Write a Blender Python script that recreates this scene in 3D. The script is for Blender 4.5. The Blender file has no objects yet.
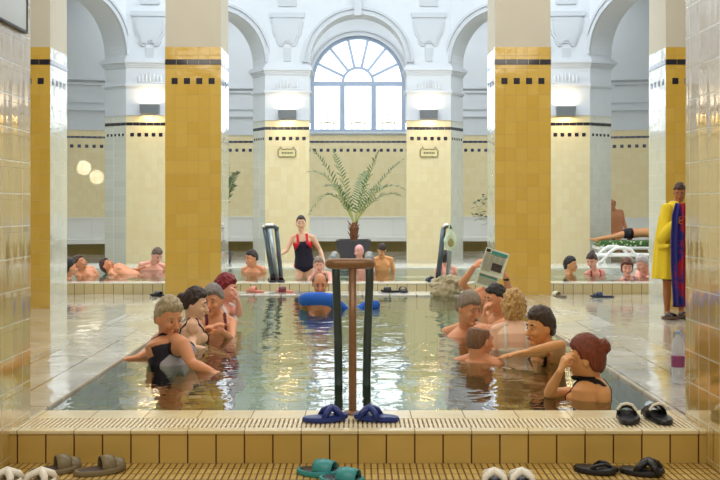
import bpy, bmesh, math, random
from mathutils import Vector, Matrix, Quaternion, noise
PI = math.pi
random.seed(7)
SC = bpy.context.scene
COL = SC.collection
F, CX, HY, CZ = 965.0, 358.0, 205.0, 1.365      # focal length in px, principal column/row, eye height
def W(px, py, Y):
    return Vector(((px - CX) * Y / F, Y, CZ - (py - HY) * Y / F))

# ------------------------------------------------------------------ helpers
class MB:
    def __init__(s): s.bm = bmesh.new(); s.mi = 0
    def face(s, vs):
        try:
            f = s.bm.faces.new(vs); f.material_index = s.mi; return f
        except ValueError: return None
    def verts(s, pts): return [s.bm.verts.new(p) for p in pts]
    def quad(s, a, b, c, d): return s.face(s.verts([a, b, c, d]))
    def box(s, x0, x1, y0, y1, z0, z1, M=None):
        p = [Vector((x, y, z)) for z in (z0, z1) for y in (y0, y1) for x in (x0, x1)]
        if M is not None: p = [M @ q for q in p]
        v = s.verts(p)
        for i in ((0,2,3,1),(4,5,7,6),(0,1,5,4),(2,6,7,3),(0,4,6,2),(1,3,7,5)): s.face([v[k] for k in i])
    def prism(s, poly, z0, z1, M=None):
        a = [Vector((x, y, z0)) for x, y in poly]; b = [Vector((x, y, z1)) for x, y in poly]
        if M is not None: a = [M @ q for q in a]; b = [M @ q for q in b]
        a = s.verts(a); b = s.verts(b); n = len(poly)
        for i in range(n): s.face([a[i], a[(i+1) % n], b[(i+1) % n], b[i]])
        s.face(a[::-1]); s.face(b)
    def loft(s, rings, cap=True, closed=False):
        R = [s.verts(r) for r in rings]; n = len(R[0])
        m = len(R)
        for k in range(m if closed else m - 1):
            A, B = R[k], R[(k+1) % m]
            for i in range(n): s.face([A[i], A[(i+1) % n], B[(i+1) % n], B[i]])
        if cap and not closed: s.face(R[0][::-1]); s.face(R[-1])
    def tube(s, pts, r, n=12, cap=True):
        pts = [Vector(p) for p in pts]
        if not hasattr(r, '__len__'): r = [r] * len(pts)
        rings = []; ref = None
        for i, p in enumerate(pts):
            t = (pts[min(i+1, len(pts)-1)] - pts[max(i-1, 0)]).normalized()
            if ref is None:
                ref = Vector((0, 0, 1)) if abs(t.z) < .9 else Vector((1, 0, 0))
            u = (ref - t * ref.dot(t)).normalized(); ref = u; v = t.cross(u)
            rings.append([p + (u * math.cos(2*PI*k/n) + v * math.sin(2*PI*k/n)) * r[i] for k in range(n)])
        s.loft(rings, cap)
    def cap(s, a, b, ra, rb, n=14):
        """tapered capsule with round ends"""
        a = Vector(a); b = Vector(b); d = b - a; L = d.length
        if L < 1e-6: return s.ell(a, (ra, ra, ra))
        t = d / L; P = []; R = []
        for k in range(5):
            an = PI/2 * k / 5; P.append(a - t * ra * math.cos(an)); R.append(max(ra * math.sin(an), ra*.06))
        for k in range(5): P.append(a + d * k / 4); R.append(ra + (rb - ra) * k / 4)
        for k in range(1, 6):
            an = PI/2 * k / 5; P.append(b + t * rb * math.sin(an)); R.append(max(rb * math.cos(an), rb*.06))
        s.tube(P, R, n)
    def ell(s, c, r, M=None, nu=20, nv=12, fn=None):
        c = Vector(c); rings = []
        for j in range(nv + 1):
            ph = -PI/2 + PI * j / nv; cz, sz = math.cos(ph), math.sin(ph); cz = max(cz, .02)
            ring = []
            for i in range(nu):
                a = 2*PI*i/nu; d = Vector((cz*math.cos(a), cz*math.sin(a), sz))
                q = Vector((d.x*r[0], d.y*r[1], d.z*r[2]))
                if fn: q = fn(d, q)
                if M is not None: q = M @ q
                ring.append(c + q)
            rings.append(ring)
        s.loft(rings)
    def lathe(s, prof, c=(0,0,0), n=24):
        c = Vector(c)
        s.loft([[c + Vector((r*math.cos(2*PI*k/n), r*math.sin(2*PI*k/n), z)) for k in range(n)] for r, z in prof])

def obj(name, mb, mats, parent=None, loc=None, smooth=False, flip=True, bevel=0, kind=None):
    bm = mb.bm if isinstance(mb, MB) else mb
    if flip: bmesh.ops.recalc_face_normals(bm, faces=bm.faces)
    me = bpy.data.meshes.new(name); bm.to_mesh(me); bm.free()
    return obj_me(name, me, mats, parent, loc, smooth, bevel, kind)
def obj_me(name, me, mats, parent=None, loc=None, smooth=False, bevel=0, kind=None):
    o = bpy.data.objects.new(name, me); COL.objects.link(o)
    for m in (mats if isinstance(mats, (list, tuple)) else [mats]): me.materials.append(m)
    if smooth:
        for p in me.polygons: p.use_smooth = True
    if loc is not None:                       # geometry is authored in world space: move the origin to loc
        me.transform(Matrix.Translation(-Vector(loc))); o.location = loc
    if parent is not None:
        o.parent = parent
        if loc is None and parent.get('_w'): # world-authored part of a thing standing at _w
            me.transform(Matrix.Translation(-Vector(parent['_w'])))
    if bevel:
        b = o.modifiers.new('bevel', 'BEVEL'); b.width = bevel; b.segments = 2; b.limit_method = 'ANGLE'
    if kind: o['kind'] = kind
    return o
def thing(name, label, cat, loc=(0,0,0), rz=0, group=None, world=False):
    o = bpy.data.objects.new(name, None); COL.objects.link(o); o.empty_display_size = .1
    o.location = loc; o.rotation_euler = (0, 0, rz)
    o['label'] = label; o['category'] = cat
    if group: o['group'] = group
    if world: o['_w'] = tuple(loc)
    return o
def tag(o, label, cat, group=None):
    o['label'] = label; o['category'] = cat
    if group: o['group'] = group
    return o
def struct(name, mb, mats, **k): return obj(name, mb, mats, kind='structure', **k)
def dup(root, loc, rz, label, group=None):
    r = root.copy(); COL.objects.link(r); r.location = loc; r.rotation_euler = (0, 0, rz); r['label'] = label
    if group: r['group'] = group
    for ch in list(root.children):
        c = ch.copy(); COL.objects.link(c); c.parent = r
        for g in list(ch.children):
            d = g.copy(); COL.objects.link(d); d.parent = c
    return r

# ------------------------------------------------------------------ materials
def srgb(c):
    return tuple(((x/255)/12.92 if x/255 <= .04045 else ((x/255+.055)/1.055)**2.4) for x in c) + (1,)
def mat(name, rgb, rough=.5, spec=.5, metal=0, noise_amt=0, nscale=20, bump=0, bscale=40, coat=0, alpha=1, emis=0, sub=0):
    m = bpy.data.materials.new(name); m.use_nodes = True; nt = m.node_tree; b = nt.nodes['Principled BSDF']
    c = srgb(rgb); b.inputs['Base Color'].default_value = c; b.inputs['Roughness'].default_value = rough
    b.inputs['Metallic'].default_value = metal; b.inputs['Specular IOR Level'].default_value = spec
    b.inputs['Coat Weight'].default_value = coat; b.inputs['Coat Roughness'].default_value = .05
    b.inputs['Alpha'].default_value = alpha
    if emis: b.inputs['Emission Color'].default_value = c; b.inputs['Emission Strength'].default_value = emis
    tc = nt.nodes.new('ShaderNodeTexCoord')
    if noise_amt:
        n = nt.nodes.new('ShaderNodeTexNoise'); n.inputs['Scale'].default_value = nscale; n.inputs['Detail'].default_value = 4
        nt.links.new(tc.outputs['Object'], n.inputs['Vector'])
        mx = nt.nodes.new('ShaderNodeMix'); mx.data_type = 'RGBA'
        mx.inputs[6].default_value = tuple(v*(1-noise_amt) for v in c[:3])+(1,)
        mx.inputs[7].default_value = tuple(min(1, v*(1+noise_amt)) for v in c[:3])+(1,)
        nt.links.new(n.outputs['Fac'], mx.inputs[0]); nt.links.new(mx.outputs[2], b.inputs['Base Color'])
    if bump:
        n = nt.nodes.new('ShaderNodeTexNoise'); n.inputs['Scale'].default_value = bscale; n.inputs['Detail'].default_value = 3
        nt.links.new(tc.outputs['Object'], n.inputs['Vector'])
        bp = nt.nodes.new('ShaderNodeBump'); bp.inputs['Strength'].default_value = bump; bp.inputs['Distance'].default_value = .01
        nt.links.new(n.outputs['Fac'], bp.inputs['Height']); nt.links.new(bp.outputs['Normal'], b.inputs['Normal'])
    return m

def math_node(nt, op, a, b=None):
    n = nt.nodes.new('ShaderNodeMath'); n.operation = op
    for i, v in enumerate((a, b)):
        if v is None: continue
        if isinstance(v, (int, float)): n.inputs[i].default_value = v
        else: nt.links.new(v, n.inputs[i])
    return n.outputs[0]

def tile_mat(name, c1, c2, grout, w=.15, h=.174, mortar=.004, rough=.12, ior=1.5, coat=0, coat_ior=1.6, flat=False, bump=.25,
             wav=.12, rowoff=0, zoff=0, xoff=0, stain=0.0, wavs=5, rvar=0, brk=0, tilt=0.0, sz=1):
    """glazed tiles laid in a grid, in world metres; upright faces use (x+y, z), flat ones (x, y)"""
    m = bpy.data.materials.new(name); m.use_nodes = True; nt = m.node_tree; b = nt.nodes['Principled BSDF']
    g = nt.nodes.new('ShaderNodeNewGeometry'); sp = nt.nodes.new('ShaderNodeSeparateXYZ')
    nt.links.new(g.outputs['Position'], sp.inputs[0]); cb = nt.nodes.new('ShaderNodeCombineXYZ')
    if flat:
        nt.links.new(math_node(nt, 'ADD', sp.outputs[0], xoff), cb.inputs[0])
        nt.links.new(math_node(nt, 'ADD', sp.outputs[1], zoff), cb.inputs[1])
    else:
        xy = math_node(nt, 'ADD', sp.outputs[0], sp.outputs[1])
        nt.links.new(math_node(nt, 'ADD', xy, xoff), cb.inputs[0])
        nt.links.new(math_node(nt, 'ADD', sp.outputs[2], zoff), cb.inputs[1])
    br = nt.nodes.new('ShaderNodeTexBrick'); br.offset = rowoff; br.squash = 1
    nt.links.new(cb.outputs[0], br.inputs['Vector'])
    br.inputs['Color1'].default_value = srgb(c1); br.inputs['Color2'].default_value = srgb(c2)
    br.inputs['Mortar'].default_value = srgb(grout); br.inputs['Scale'].default_value = 1
    br.inputs['Mortar Size'].default_value = mortar; br.inputs['Mortar Smooth'].default_value = .3
    br.inputs['Brick Width'].default_value = w; br.inputs['Row Height'].default_value = h
    col = br.outputs['Color']
    no = nt.nodes.new('ShaderNodeTexNoise'); no.inputs['Scale'].default_value = wavs; no.inputs['Detail'].default_value = 2
    mp = nt.nodes.new('ShaderNodeMapping'); mp.inputs['Scale'].default_value = (1,1,sz); nt.links.new(g.outputs['Position'], mp.inputs[0])
    nt.links.new(mp.outputs[0], no.inputs['Vector'])
    if stain:
        n2 = nt.nodes.new('ShaderNodeTexNoise'); n2.inputs['Scale'].default_value = 1.7; n2.inputs['Detail'].default_value = 6
        nt.links.new(g.outputs['Position'], n2.inputs['Vector'])
        mx = nt.nodes.new('ShaderNodeMix'); mx.data_type = 'RGBA'; mx.blend_type = 'MULTIPLY'; mx.inputs[0].default_value = stain
        rp = nt.nodes.new('ShaderNodeValToRGB'); rp.color_ramp.elements[0].position = .3; rp.color_ramp.elements[1].position = .7
        rp.color_ramp.elements[0].color = (.25, .22, .16, 1)
        nt.links.new(n2.outputs['Fac'], rp.inputs[0]); nt.links.new(col, mx.inputs[6]); nt.links.new(rp.outputs[0], mx.inputs[7]); col = mx.outputs[2]
    nt.links.new(col, b.inputs['Base Color'])
    inv = math_node(nt, 'SUBTRACT', 1.0, br.outputs['Fac'])
    hgt = math_node(nt, 'ADD', math_node(nt, 'MULTIPLY', inv, bump), math_node(nt, 'MULTIPLY', no.outputs['Fac'], wav*10))
    if tilt:   # each tile is set at a slightly different tilt
        cx = math_node(nt, 'FLOOR', math_node(nt, 'DIVIDE', sp.outputs[1] if not flat else sp.outputs[0], w))
        cz = math_node(nt, 'FLOOR', math_node(nt, 'DIVIDE', sp.outputs[2] if not flat else sp.outputs[1], h))
        wn = nt.nodes.new('ShaderNodeTexWhiteNoise'); wn.noise_dimensions = '2D'; c2_ = nt.nodes.new('ShaderNodeCombineXYZ')
        nt.links.new(cx, c2_.inputs[0]); nt.links.new(cz, c2_.inputs[1]); nt.links.new(c2_.outputs[0], wn.inputs['Vector'])
        k = math_node(nt, 'MULTIPLY', math_node(nt, 'SUBTRACT', wn.outputs['Value'], .5), tilt*100)
        hgt = math_node(nt, 'ADD', hgt, math_node(nt, 'MULTIPLY', k, sp.outputs[1]))
    bp = nt.nodes.new('ShaderNodeBump'); bp.inputs['Strength'].default_value = 1; bp.inputs['Distance'].default_value = .006
    nt.links.new(hgt, bp.inputs['Height']); nt.links.new(bp.outputs['Normal'], b.inputs['Normal'])
    if coat: nt.links.new(bp.outputs['Normal'], b.inputs['Coat Normal'])
    b.inputs['Roughness'].default_value = rough; b.inputs['IOR'].default_value = ior
    if rvar:
        rr = nt.nodes.new('ShaderNodeMapRange'); rr.inputs[1].default_value = .35; rr.inputs[2].default_value = .65
        rr.inputs[3].default_value = rough; rr.inputs[4].default_value = rough + rvar
        n3 = nt.nodes.new('ShaderNodeTexNoise'); n3.inputs['Scale'].default_value = 1.3; n3.inputs['Detail'].default_value = 5
        nt.links.new(g.outputs['Position'], n3.inputs['Vector']); nt.links.new(n3.outputs['Fac'], rr.inputs[0])
        nt.links.new(rr.outputs[0], b.inputs['Roughness'])
    b.inputs['Coat Weight'].default_value = coat; b.inputs['Coat IOR'].default_value = coat_ior; b.inputs['Coat Roughness'].default_value = rough*.6
    return m

M = {}
M['tile'] = tile_mat('yellow_glazed_tile', (222,184,84), (215,174,70), (198,164,88), rough=.16, coat=1, coat_ior=1.75, mortar=.0025, zoff=-.035, wav=.06)
M['tile_near'] = tile_mat('yellow_glazed_tile_pillar', (210,182,108), (198,166,86), (228,218,180), rough=.09, ior=1.7, coat=1, coat_ior=3.4, mortar=.005, zoff=-.035, wav=.07, wavs=7, tilt=.012, sz=.15)
M['tile_lit'] = tile_mat('yellow_tile_daylit_side', (222,226,214), (212,218,206), (235,238,232), rough=.12, coat=1, coat_ior=1.8, mortar=.004, zoff=-.035, wav=.1)  # yellow tile with the daylight sheen painted into its colour
M['tile_rear'] = tile_mat('yellow_tile_haze_paled', (232,220,178), (228,213,166), (222,208,168), rough=.2, coat=.6, mortar=.003, zoff=-.035)  # the yellow tile, paled in colour for the bright hazy rear light
M['tile_curb'] = tile_mat('ochre_riser_tile', (204,174,100), (196,164,88), (84,44,24), h=.30, mortar=.0045, rough=.25, zoff=.08, bump=.5, xoff=-5.1, coat=.5)
M['tile_curb2'] = tile_mat('cream_riser_tile', (220,210,172), (212,200,160), (120,104,76), h=.30, mortar=.005, rough=.25, zoff=.08, xoff=-14.8, coat=.5)
M['tile_olive'] = tile_mat('olive_tile', (150,130,66), (140,122,60), (120,104,56), rough=.3)
M['dark'] = mat('navy_black_tile', (34,36,52), .15, coat=1)
M['navy'] = mat('navy_tile', (44,54,88), .15, coat=1)
M['cream'] = mat('cream_plaster', (208,202,186), .7, bump=.1, bscale=6, noise_amt=.03, nscale=3)
M['white'] = mat('white_plaster', (208,214,220), .75, bump=.15, bscale=9, noise_amt=.03, nscale=4)
M['relief'] = mat('grey_white_relief_plaster', (192,198,204), .7)
M['ceil'] = mat('ceiling_plaster', (226,226,222), .8)
M['deck'] = tile_mat('wet_limestone_slabs', (222,222,216), (210,208,200), (150,138,112), w=.36, h=1.9, mortar=.011, rough=.05, coat=.6, coat_ior=1.8, flat=True, bump=.1, wav=.09, wavs=4, stain=.5, rvar=.35, rowoff=0, xoff=.3)
M['floor'] = tile_mat('wet_beige_floor_tile', (222,218,206), (210,204,190), (176,156,112), w=.3, h=.3, mortar=.004, rough=.05, coat=.7, coat_ior=1.8, flat=True, bump=.1, wav=.1, wavs=3, stain=.5, rvar=.22)
M['ribbed'] = tile_mat('ribbed_ochre_floor_tile', (204,174,104), (186,154,82), (104,80,42), w=.034, h=.1, mortar=.0045, rough=.3, flat=True, bump=1.2, wav=.05, rvar=.15)
M['lip'] = tile_mat('cream_nosing_tile', (232,220,184), (222,206,164), (150,120,80), w=.3, h=10, mortar=.003, rough=.12, flat=True, bump=.2, zoff=3, rvar=.15)
M['lipw'] = mat('white_marble_rim', (236,236,226), .12, coat=.6, noise_amt=.03)
M['marble'] = mat('white_marble_slab', (226,226,220), .25, noise_amt=.03, nscale=3)
M['pool'] = tile_mat('pale_green_pool_tile', (200,212,166), (186,202,152), (140,156,112), w=.15, h=.15, mortar=.004, rough=.4, flat=True)
M['pool2'] = tile_mat('pale_aqua_pool_tile', (196,224,208), (184,216,200), (160,190,176), w=.15, h=.15, mortar=.004, rough=.4, flat=True)
M['slat'] = mat('cream_drain_slat', (236,222,190), .3)
M['slot'] = mat('dark_drain_channel', (96,66,38), .6)
M['frame'] = mat('blue_grey_window_frame', (172,188,212), .5)
M['brass'] = mat('worn_brown_rail', (140,106,78), .35, metal=.25, noise_amt=.3, nscale=40)
M['rail'] = mat('dark_steel_rail', (78,92,98), .28, metal=.6, noise_amt=.15, nscale=20)
M['rail_glint'] = mat('bright_rail_highlight', (226,226,222), .2, metal=.7)  # reflection on the rail bends, put into a bright material

def water_mat(name, tint, scale=5.0, strength=.3, dist=.03, stretch=(1,1,1)):
    m = bpy.data.materials.new(name); m.use_nodes = True; nt = m.node_tree; nt.nodes.clear()
    out = nt.nodes.new('ShaderNodeOutputMaterial'); mx = nt.nodes.new('ShaderNodeMixShader')
    tr = nt.nodes.new('ShaderNodeBsdfTransparent'); tr.inputs[0].default_value = srgb(tint)
    gl = nt.nodes.new('ShaderNodeBsdfGlossy'); gl.inputs['Roughness'].default_value = .03
    fr = nt.nodes.new('ShaderNodeFresnel'); fr.inputs['IOR'].default_value = 1.33
    g = nt.nodes.new('ShaderNodeNewGeometry'); mp = nt.nodes.new('ShaderNodeMapping'); mp.inputs['Scale'].default_value = stretch
    nt.links.new(g.outputs['Position'], mp.inputs[0])
    n1 = nt.nodes.new('ShaderNodeTexNoise'); n1.inputs['Scale'].default_value = scale; n1.inputs['Detail'].default_value = 2.5; n1.inputs['Distortion'].default_value = .4
    nt.links.new(mp.outputs[0], n1.inputs['Vector'])
    n2 = nt.nodes.new('ShaderNodeTexNoise'); n2.inputs['Scale'].default_value = scale*.28; n2.inputs['Detail'].default_value = 1
    nt.links.new(mp.outputs[0], n2.inputs['Vector'])
    h = math_node(nt, 'ADD', math_node(nt, 'MULTIPLY', n1.outputs['Fac'], .45), n2.outputs['Fac'])
    bp = nt.nodes.new('ShaderNodeBump'); bp.inputs['Strength'].default_value = strength; bp.inputs['Distance'].default_value = dist
    nt.links.new(h, bp.inputs['Height'])
    for n in (gl, fr): nt.links.new(bp.outputs['Normal'], n.inputs['Normal'])
    nt.links.new(math_node(nt, 'ADD', math_node(nt, 'MULTIPLY', fr.outputs[0], .62), .36), mx.inputs[0]); nt.links.new(tr.outputs[0], mx.inputs[1]); nt.links.new(gl.outputs[0], mx.inputs[2])
    nt.links.new(mx.outputs[0], out.inputs[0]); return m
M['water'] = water_mat('rippled_pool_water', (232,243,222), 5.5, .5, .030)
M['water2'] = water_mat('rippled_far_pool_water', (236,246,238), 5.0, .5, .022)

# ------------------------------------------------------------------ architecture
ZB, ZS, ZT = 3.256, 3.005, 3.454         # band, squares, top of the tiles
YC0, YC1 = 12.76, 13.50
PX0, PX1, YP0, YP1 = 1.83, 2.55, 5.10, 12.80  # front pool half width, rim half width, rim front, pool far edge
RZ = .175                                  # rim height
def decor(mb, p0, p1, n, k_dark=2, sq=.08, band=.07, spacing=.163):
    """dark band and row of little squares on the face from p0 to p1 (plan), n = outward normal"""
    p0 = Vector((p0[0], p0[1], 0)); p1 = Vector((p1[0], p1[1], 0)); d = (p1 - p0); L = d.length; d /= L; n = Vector((n[0], n[1], 0)).normalized()
    def plate(a, b, z0, z1):
        q = [p0 + d*a, p0 + d*b]; e = n * .004
        P = []
        for z in (z0, z1):
            for pt in (q[0] - e, q[1] - e, q[1] + e, q[0] + e): P.append(Vector((pt.x, pt.y, z)))
        v = mb.verts(P)
        for i in ((0,1,5,4),(1,2,6,5),(2,3,7,6),(3,0,4,7),(4,5,6,7),(3,2,1,0)): mb.face([v[k] for k in i])
    mb.mi = k_dark
    nb = max(1, round(L/.15)); g = .003
    for i in range(nb): plate(i*L/nb + g, (i+1)*L/nb - g, ZB - band/2, ZB + band/2)
    m = int((L - .05) / spacing); s0 = L/2 - (m-1)*spacing/2
    for i in range(m): plate(s0 + i*spacing - sq/2, s0 + i*spacing + sq/2, ZS - sq/2, ZS + sq/2)
    mb.mi = 0
def column(x0, x1, y0, y1, z0, top, tile, mats):
    mb = MB(); c = Vector(((x0+x1)/2, (y0+y1)/2, z0))
    mb.box(x0, x1, y0, y1, z0, ZT); mb.mi = 1; mb.box(x0+.003, x1-.003, y0+.003, y1-.003, ZT, top); mb.mi = 0
    decor(mb, (x0, y0), (x1, y0), (0, -1)); decor(mb, (x0, y1), (x1, y1), (0, 1))
    decor(mb, (x0, y0), (x0, y1), (-1, 0)); decor(mb, (x1, y0), (x1, y1), (1, 0))
    o = struct('column', mb, mats, loc=c)
    if y0 > 10:      # daylight on the faces towards the nave is painted in as pale colour
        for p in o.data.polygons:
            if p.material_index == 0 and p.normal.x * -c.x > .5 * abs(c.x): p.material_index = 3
    return o
CT = 5.2
for s in (-1, 1):
    a, b = sorted((s*1.81, s*2.55)); column(a, b, YC0, YC1, 0, CT, None, [M['tile'], M['cream'], M['dark'], M['tile_lit']])
    a, b = sorted((s*4.07, s*4.81)); column(a, b, YC0, YC1, 0, CT, None, [M['tile'], M['cream'], M['dark'], M['tile_lit']])
    a, b = sorted((s*1.84, s*2.58)); column(a, b, 4.68, 5.42, 0, CT, None, [M['tile_near'], M['cream'], M['dark']])
    a, b = sorted((s*4.07, s*4.81)); column(a, b, 4.68, 5.42, 0, CT, None, [M['tile'], M['cream'], M['dark'], M['tile_lit']])

# floor pieces around the two pools
mb = MB()
def flat(mb, x0, x1, y0, y1, z): mb.box(x0, x1, y0, y1, z-.2, z)
flat(mb, -9.5, -PX1, YP0, 14.8, 0); flat(mb, PX1, 9.5, YP0, 14.8, 0); flat(mb, -PX1, PX1, 13.3, 14.8, 0)
flat(mb, -9.5, 9.5, 19.6, 30, 0); flat(mb, -9.5, -6.2, 14.8, 19.6, 0); flat(mb, 6.2, 9.5, 14.8, 19.6, 0)
struct('floor', mb, M['floor'])
mb = MB(); flat(mb, -9.5, 9.5, -3, YP0, 0); struct('floor', mb, M['ribbed'])
# front pool: rim, riser, basin
mb = MB()
flat(mb, -PX1, -PX0, YP0+.29, 13.3, RZ); flat(mb, PX0, PX1, YP0+.29, 13.3, RZ); flat(mb, -PX0, PX0, YP1, 13.3, RZ)
struct('pool_rim', mb, M['deck'], bevel=.008)
mb = MB(); mb.box(-PX1, PX1, YP0, YP0+.04, 0, RZ-.022); struct('pool_riser', mb, M['tile_curb'])
mb = MB()
mb.box(-PX1, PX1, YP0-.008, YP0+.065, RZ-.022, RZ); mb.box(-PX0, PX0, YP0+.29, YP0+.50, RZ-.1, RZ)
struct('pool_nosing', mb, M['lip'], bevel=.006)
mb = MB(); mb.box(-PX1, PX1, YP0+.04, YP0+.30, RZ-.12, RZ-.07); mb.box(-PX1, PX1, YP0+.04, YP0+.30, 0, .02); struct('drain_channel', mb, M['slot'])
mb = MB(); n = 200
for i in range(n):
    x = -PX1 + .02 + i * (2*PX1 - .04) / (n-1); mb.box(x-.0078, x+.0078, YP0+.066, YP0+.289, RZ-.03, RZ-.003)
mb.box(-PX1, PX1, YP0+.17, YP0+.18, RZ-.03, RZ-.008)
struct('drain_grate', mb, M['slat'])
YW0 = YP0 + .50
mb = MB()
mb.box(-PX0-.02, PX0+.02, YW0-.02, YP1+.02, -.95, -.80)
mb.box(-PX0-.1, -PX0, YW0, YP1, -.9, RZ-.2); mb.box(PX0, PX0+.1, YW0, YP1, -.9, RZ-.2)
mb.box(-PX0-.1, PX0+.1, YW0-.1, YW0, -.9, RZ-.1); mb.box(-PX0, PX0, YP1, YP1+.1, -.9, RZ-.2)
mb.box(-PX0, -PX0+.36, YW0, YP1, -.8, -.33); mb.box(PX0-.36, PX0, YW0, YP1, -.8, -.33)
for k in range(3): mb.box(-.7, .7, YW0+.3*k, YW0+.3*(k+1), -.8, -.1-.2*k)
struct('pool_basin', mb, M['pool'])
def water(name, x0, x1, y0, y1, z, m, label):
    mb = MB(); mb.quad((x0,y0,z),(x1,y0,z),(x1,y1,z),(x0,y1,z)); o = obj(name, mb, m); o['kind'] = 'stuff'; tag(o, label, 'water')
WZ = .155
water('pool_water', -PX0, PX0, YW0, YP1, WZ, M['water'], 'rippled reflecting water filling the near pool to its brim')
# back pool
BX = 6.0
mb = MB(); mb.box(-BX-.2, BX+.2, 14.8, 14.86, 0, RZ-.02); struct('pool_riser', mb, M['tile_curb2'])
mb = MB(); mb.box(-BX-.2, BX+.2, 14.78, 15.12, RZ-.02, RZ); mb.box(-BX-.2, BX+.2, 18.5, 19.6, 0, RZ)
mb.box(-BX-.2, -BX, 15.12, 18.5, 0, RZ); mb.box(BX, BX+.2, 15.12, 18.5, 0, RZ); mb.box(-BX, BX, 15.0, 15.12, -.8, RZ-.02)
struct('pool_rim', mb, M['lipw'], bevel=.008)
mb = MB(); mb.box(-BX, BX, 15.0, 18.6, -.95, -.8); mb.box(-BX, BX, 18.5, 18.55, -.9, RZ-.2); mb.box(-BX, BX, 15.12, 15.5, -.8, -.3); mb.box(-BX, BX, 18.1, 18.5, -.8, -.3)
mb.box(-BX-.05, -BX, 15.0, 18.6, -.9, 0); mb.box(BX, BX+.05, 15.0, 18.6, -.9, 0)
struct('pool_basin', mb, M['pool2'])
water('pool_water', -BX, BX, 15.12, 18.5, WZ, M['water2'], 'pale green rippled water of the far raised pool')

# rear arcade
SPR = 4.88; TOPZ = 8.6
F0, F1, TH = Vector((-2.29, 23.8)), Vector((-1.20, 23.8)), .67
E0, E1 = Vector((-5.41, 22.5)), Vector((-4.30, 22.55))
w2 = Vector((-.54, .84)); w1 = Vector((-.87, .5))
pierF = [(-2.29, 23.8), (-1.20, 23.8), (-1.20, 24.47), (-2.65, 24.36)]
pierE = [(-5.41, 22.5), (-4.30, 22.55), (-4.66, 23.11), (-5.99, 22.84)]
D0 = Vector((-6.61, 20.41)); pierD = [(-6.61, 20.41), (-6.61, 19.7), (-7.3, 19.7), (-7.2, 20.75)]
def offs(poly, d):
    n = len(poly); out = []
    for i in range(n):
        p, q, r = Vector(poly[i-1]), Vector(poly[i]), Vector(poly[(i+1) % n])
        a = (q-p).normalized(); b = (r-q).normalized(); na = Vector((a.y, -a.x)); nb = Vector((b.y, -b.x))
        k = (na + nb); k = k / max(.3, k.dot(na)); out.append((q.x + k.x*d, q.y + k.y*d))
    return out
def pier(poly, s, jamb):
    P = [(x*s, y) for x, y in poly]
    if s < 0: pass
    else: P = P
    if s > 0: pass
    poly2 = P if s == 1 else P[::-1]
    mb = MB(); mb.prism(poly2, 0, ZT)
    mb.mi = 1; mb.prism(poly2, ZT, TOPZ)
    # mouldings: low string course, upper cornice, stepped
    for z0, z1, d in ((4.10,4.14,.015),(4.14,4.20,.035),(4.58,4.63,.02),(4.63,4.68,.04),(4.68,4.76,.065),(4.76,4.80,.03),(ZT-.0,ZT+.03,.015)):
        mb.prism(offs(poly2, d), z0, z1)
    # fluted leaf ornament between the mouldings on the front face
    a = Vector((P[0][0], P[0][1], 0)); b = Vector((P[1][0], P[1][1], 0)); mid = (a+b)/2; dx = (b-a).normalized()
    for k in range(-3, 4):
        c = mid + dx*k*.085 + Vector((0, -.01, 4.34 - abs(k)*.012)); mb.ell(c, (.028, .03, .12 - abs(k)*.012), nu=8, nv=6)
    mb.ell(mid + Vector((0,0,4.22)), (.42,.03,.025), nu=12, nv=6)
    # cartouche high on the wall face
    mb.mi = 3; e = Vector((0,-1,0)); z0 = 1.365 + (205-47)*P[0][1]/F
    def slab(pts, t0, t1):
        v0 = [mid + dx*x + Vector((0, -t0, z)) for x, z in pts]; v1 = [mid + dx*x + Vector((0, -t1, z)) for x, z in pts]
        v0 = mb.verts(v0); v1 = mb.verts(v1); n = len(pts)
        for i in range(n): mb.face([v0[i], v0[(i+1)%n], v1[(i+1)%n], v1[i]])
        mb.face(v1)
    zc = z0
    outl = [(-.36,.72),(-.36,.66),(-.40,.64),(-.34,.30),(-.27,.22),(-.25,.10),(-.19,.02),(-.10,.02),(-.07,.10),(.07,.10),(.10,.02),(.19,.02),(.25,.10),(.27,.22),(.34,.30),(.40,.64),(.36,.66),(.36,.72)]
    slab([(x, zc+z) for x, z in outl], 0, .028); slab([(x*.82, zc+.06+z*.86) for x, z in outl], .028, .045)
    slab([(x, zc+z) for x, z in ((-.42,.72),(.42,.72),(.44,.84),(-.44,.84))], 0, .05)
    slab([(x, zc+z) for x, z in ((-.08,-.35),(.08,-.35),(.10,-.02),(-.10,-.02))], 0, .02)
    slab([(x, zc+z) for x, z in ((-.22,1.0),(.22,1.0),(.26,1.5),(-.26,1.5))], 0, .03)
    mb.mi = 0
    decor(mb, P[0], P[1], (0, -1), sq=.085, spacing=.165)
    q = Vector(P[3]) - Vector(P[0]); nn = Vector((q.y, -q.x)); 
    if nn.x * s < 0: nn = -nn       # outward (away from the nave axis)
    mb.mi = 0
    decor(mb, P[0], P[3], (nn.x, nn.y), k_dark=2, sq=.06, spacing=.12)
    o = struct('column', mb, [M['tile_rear'], M['white'], M['dark'], M['relief'], M['tile_lit']])
    # arch jambs get the pale colour that stands in for window reflection
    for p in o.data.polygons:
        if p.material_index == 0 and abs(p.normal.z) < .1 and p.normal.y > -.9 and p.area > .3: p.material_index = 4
    return o
for s in (1, -1):
    pier(pierF, s, 1); pier(pierE, s, 1); pier(pierD, s, 1)

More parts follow.
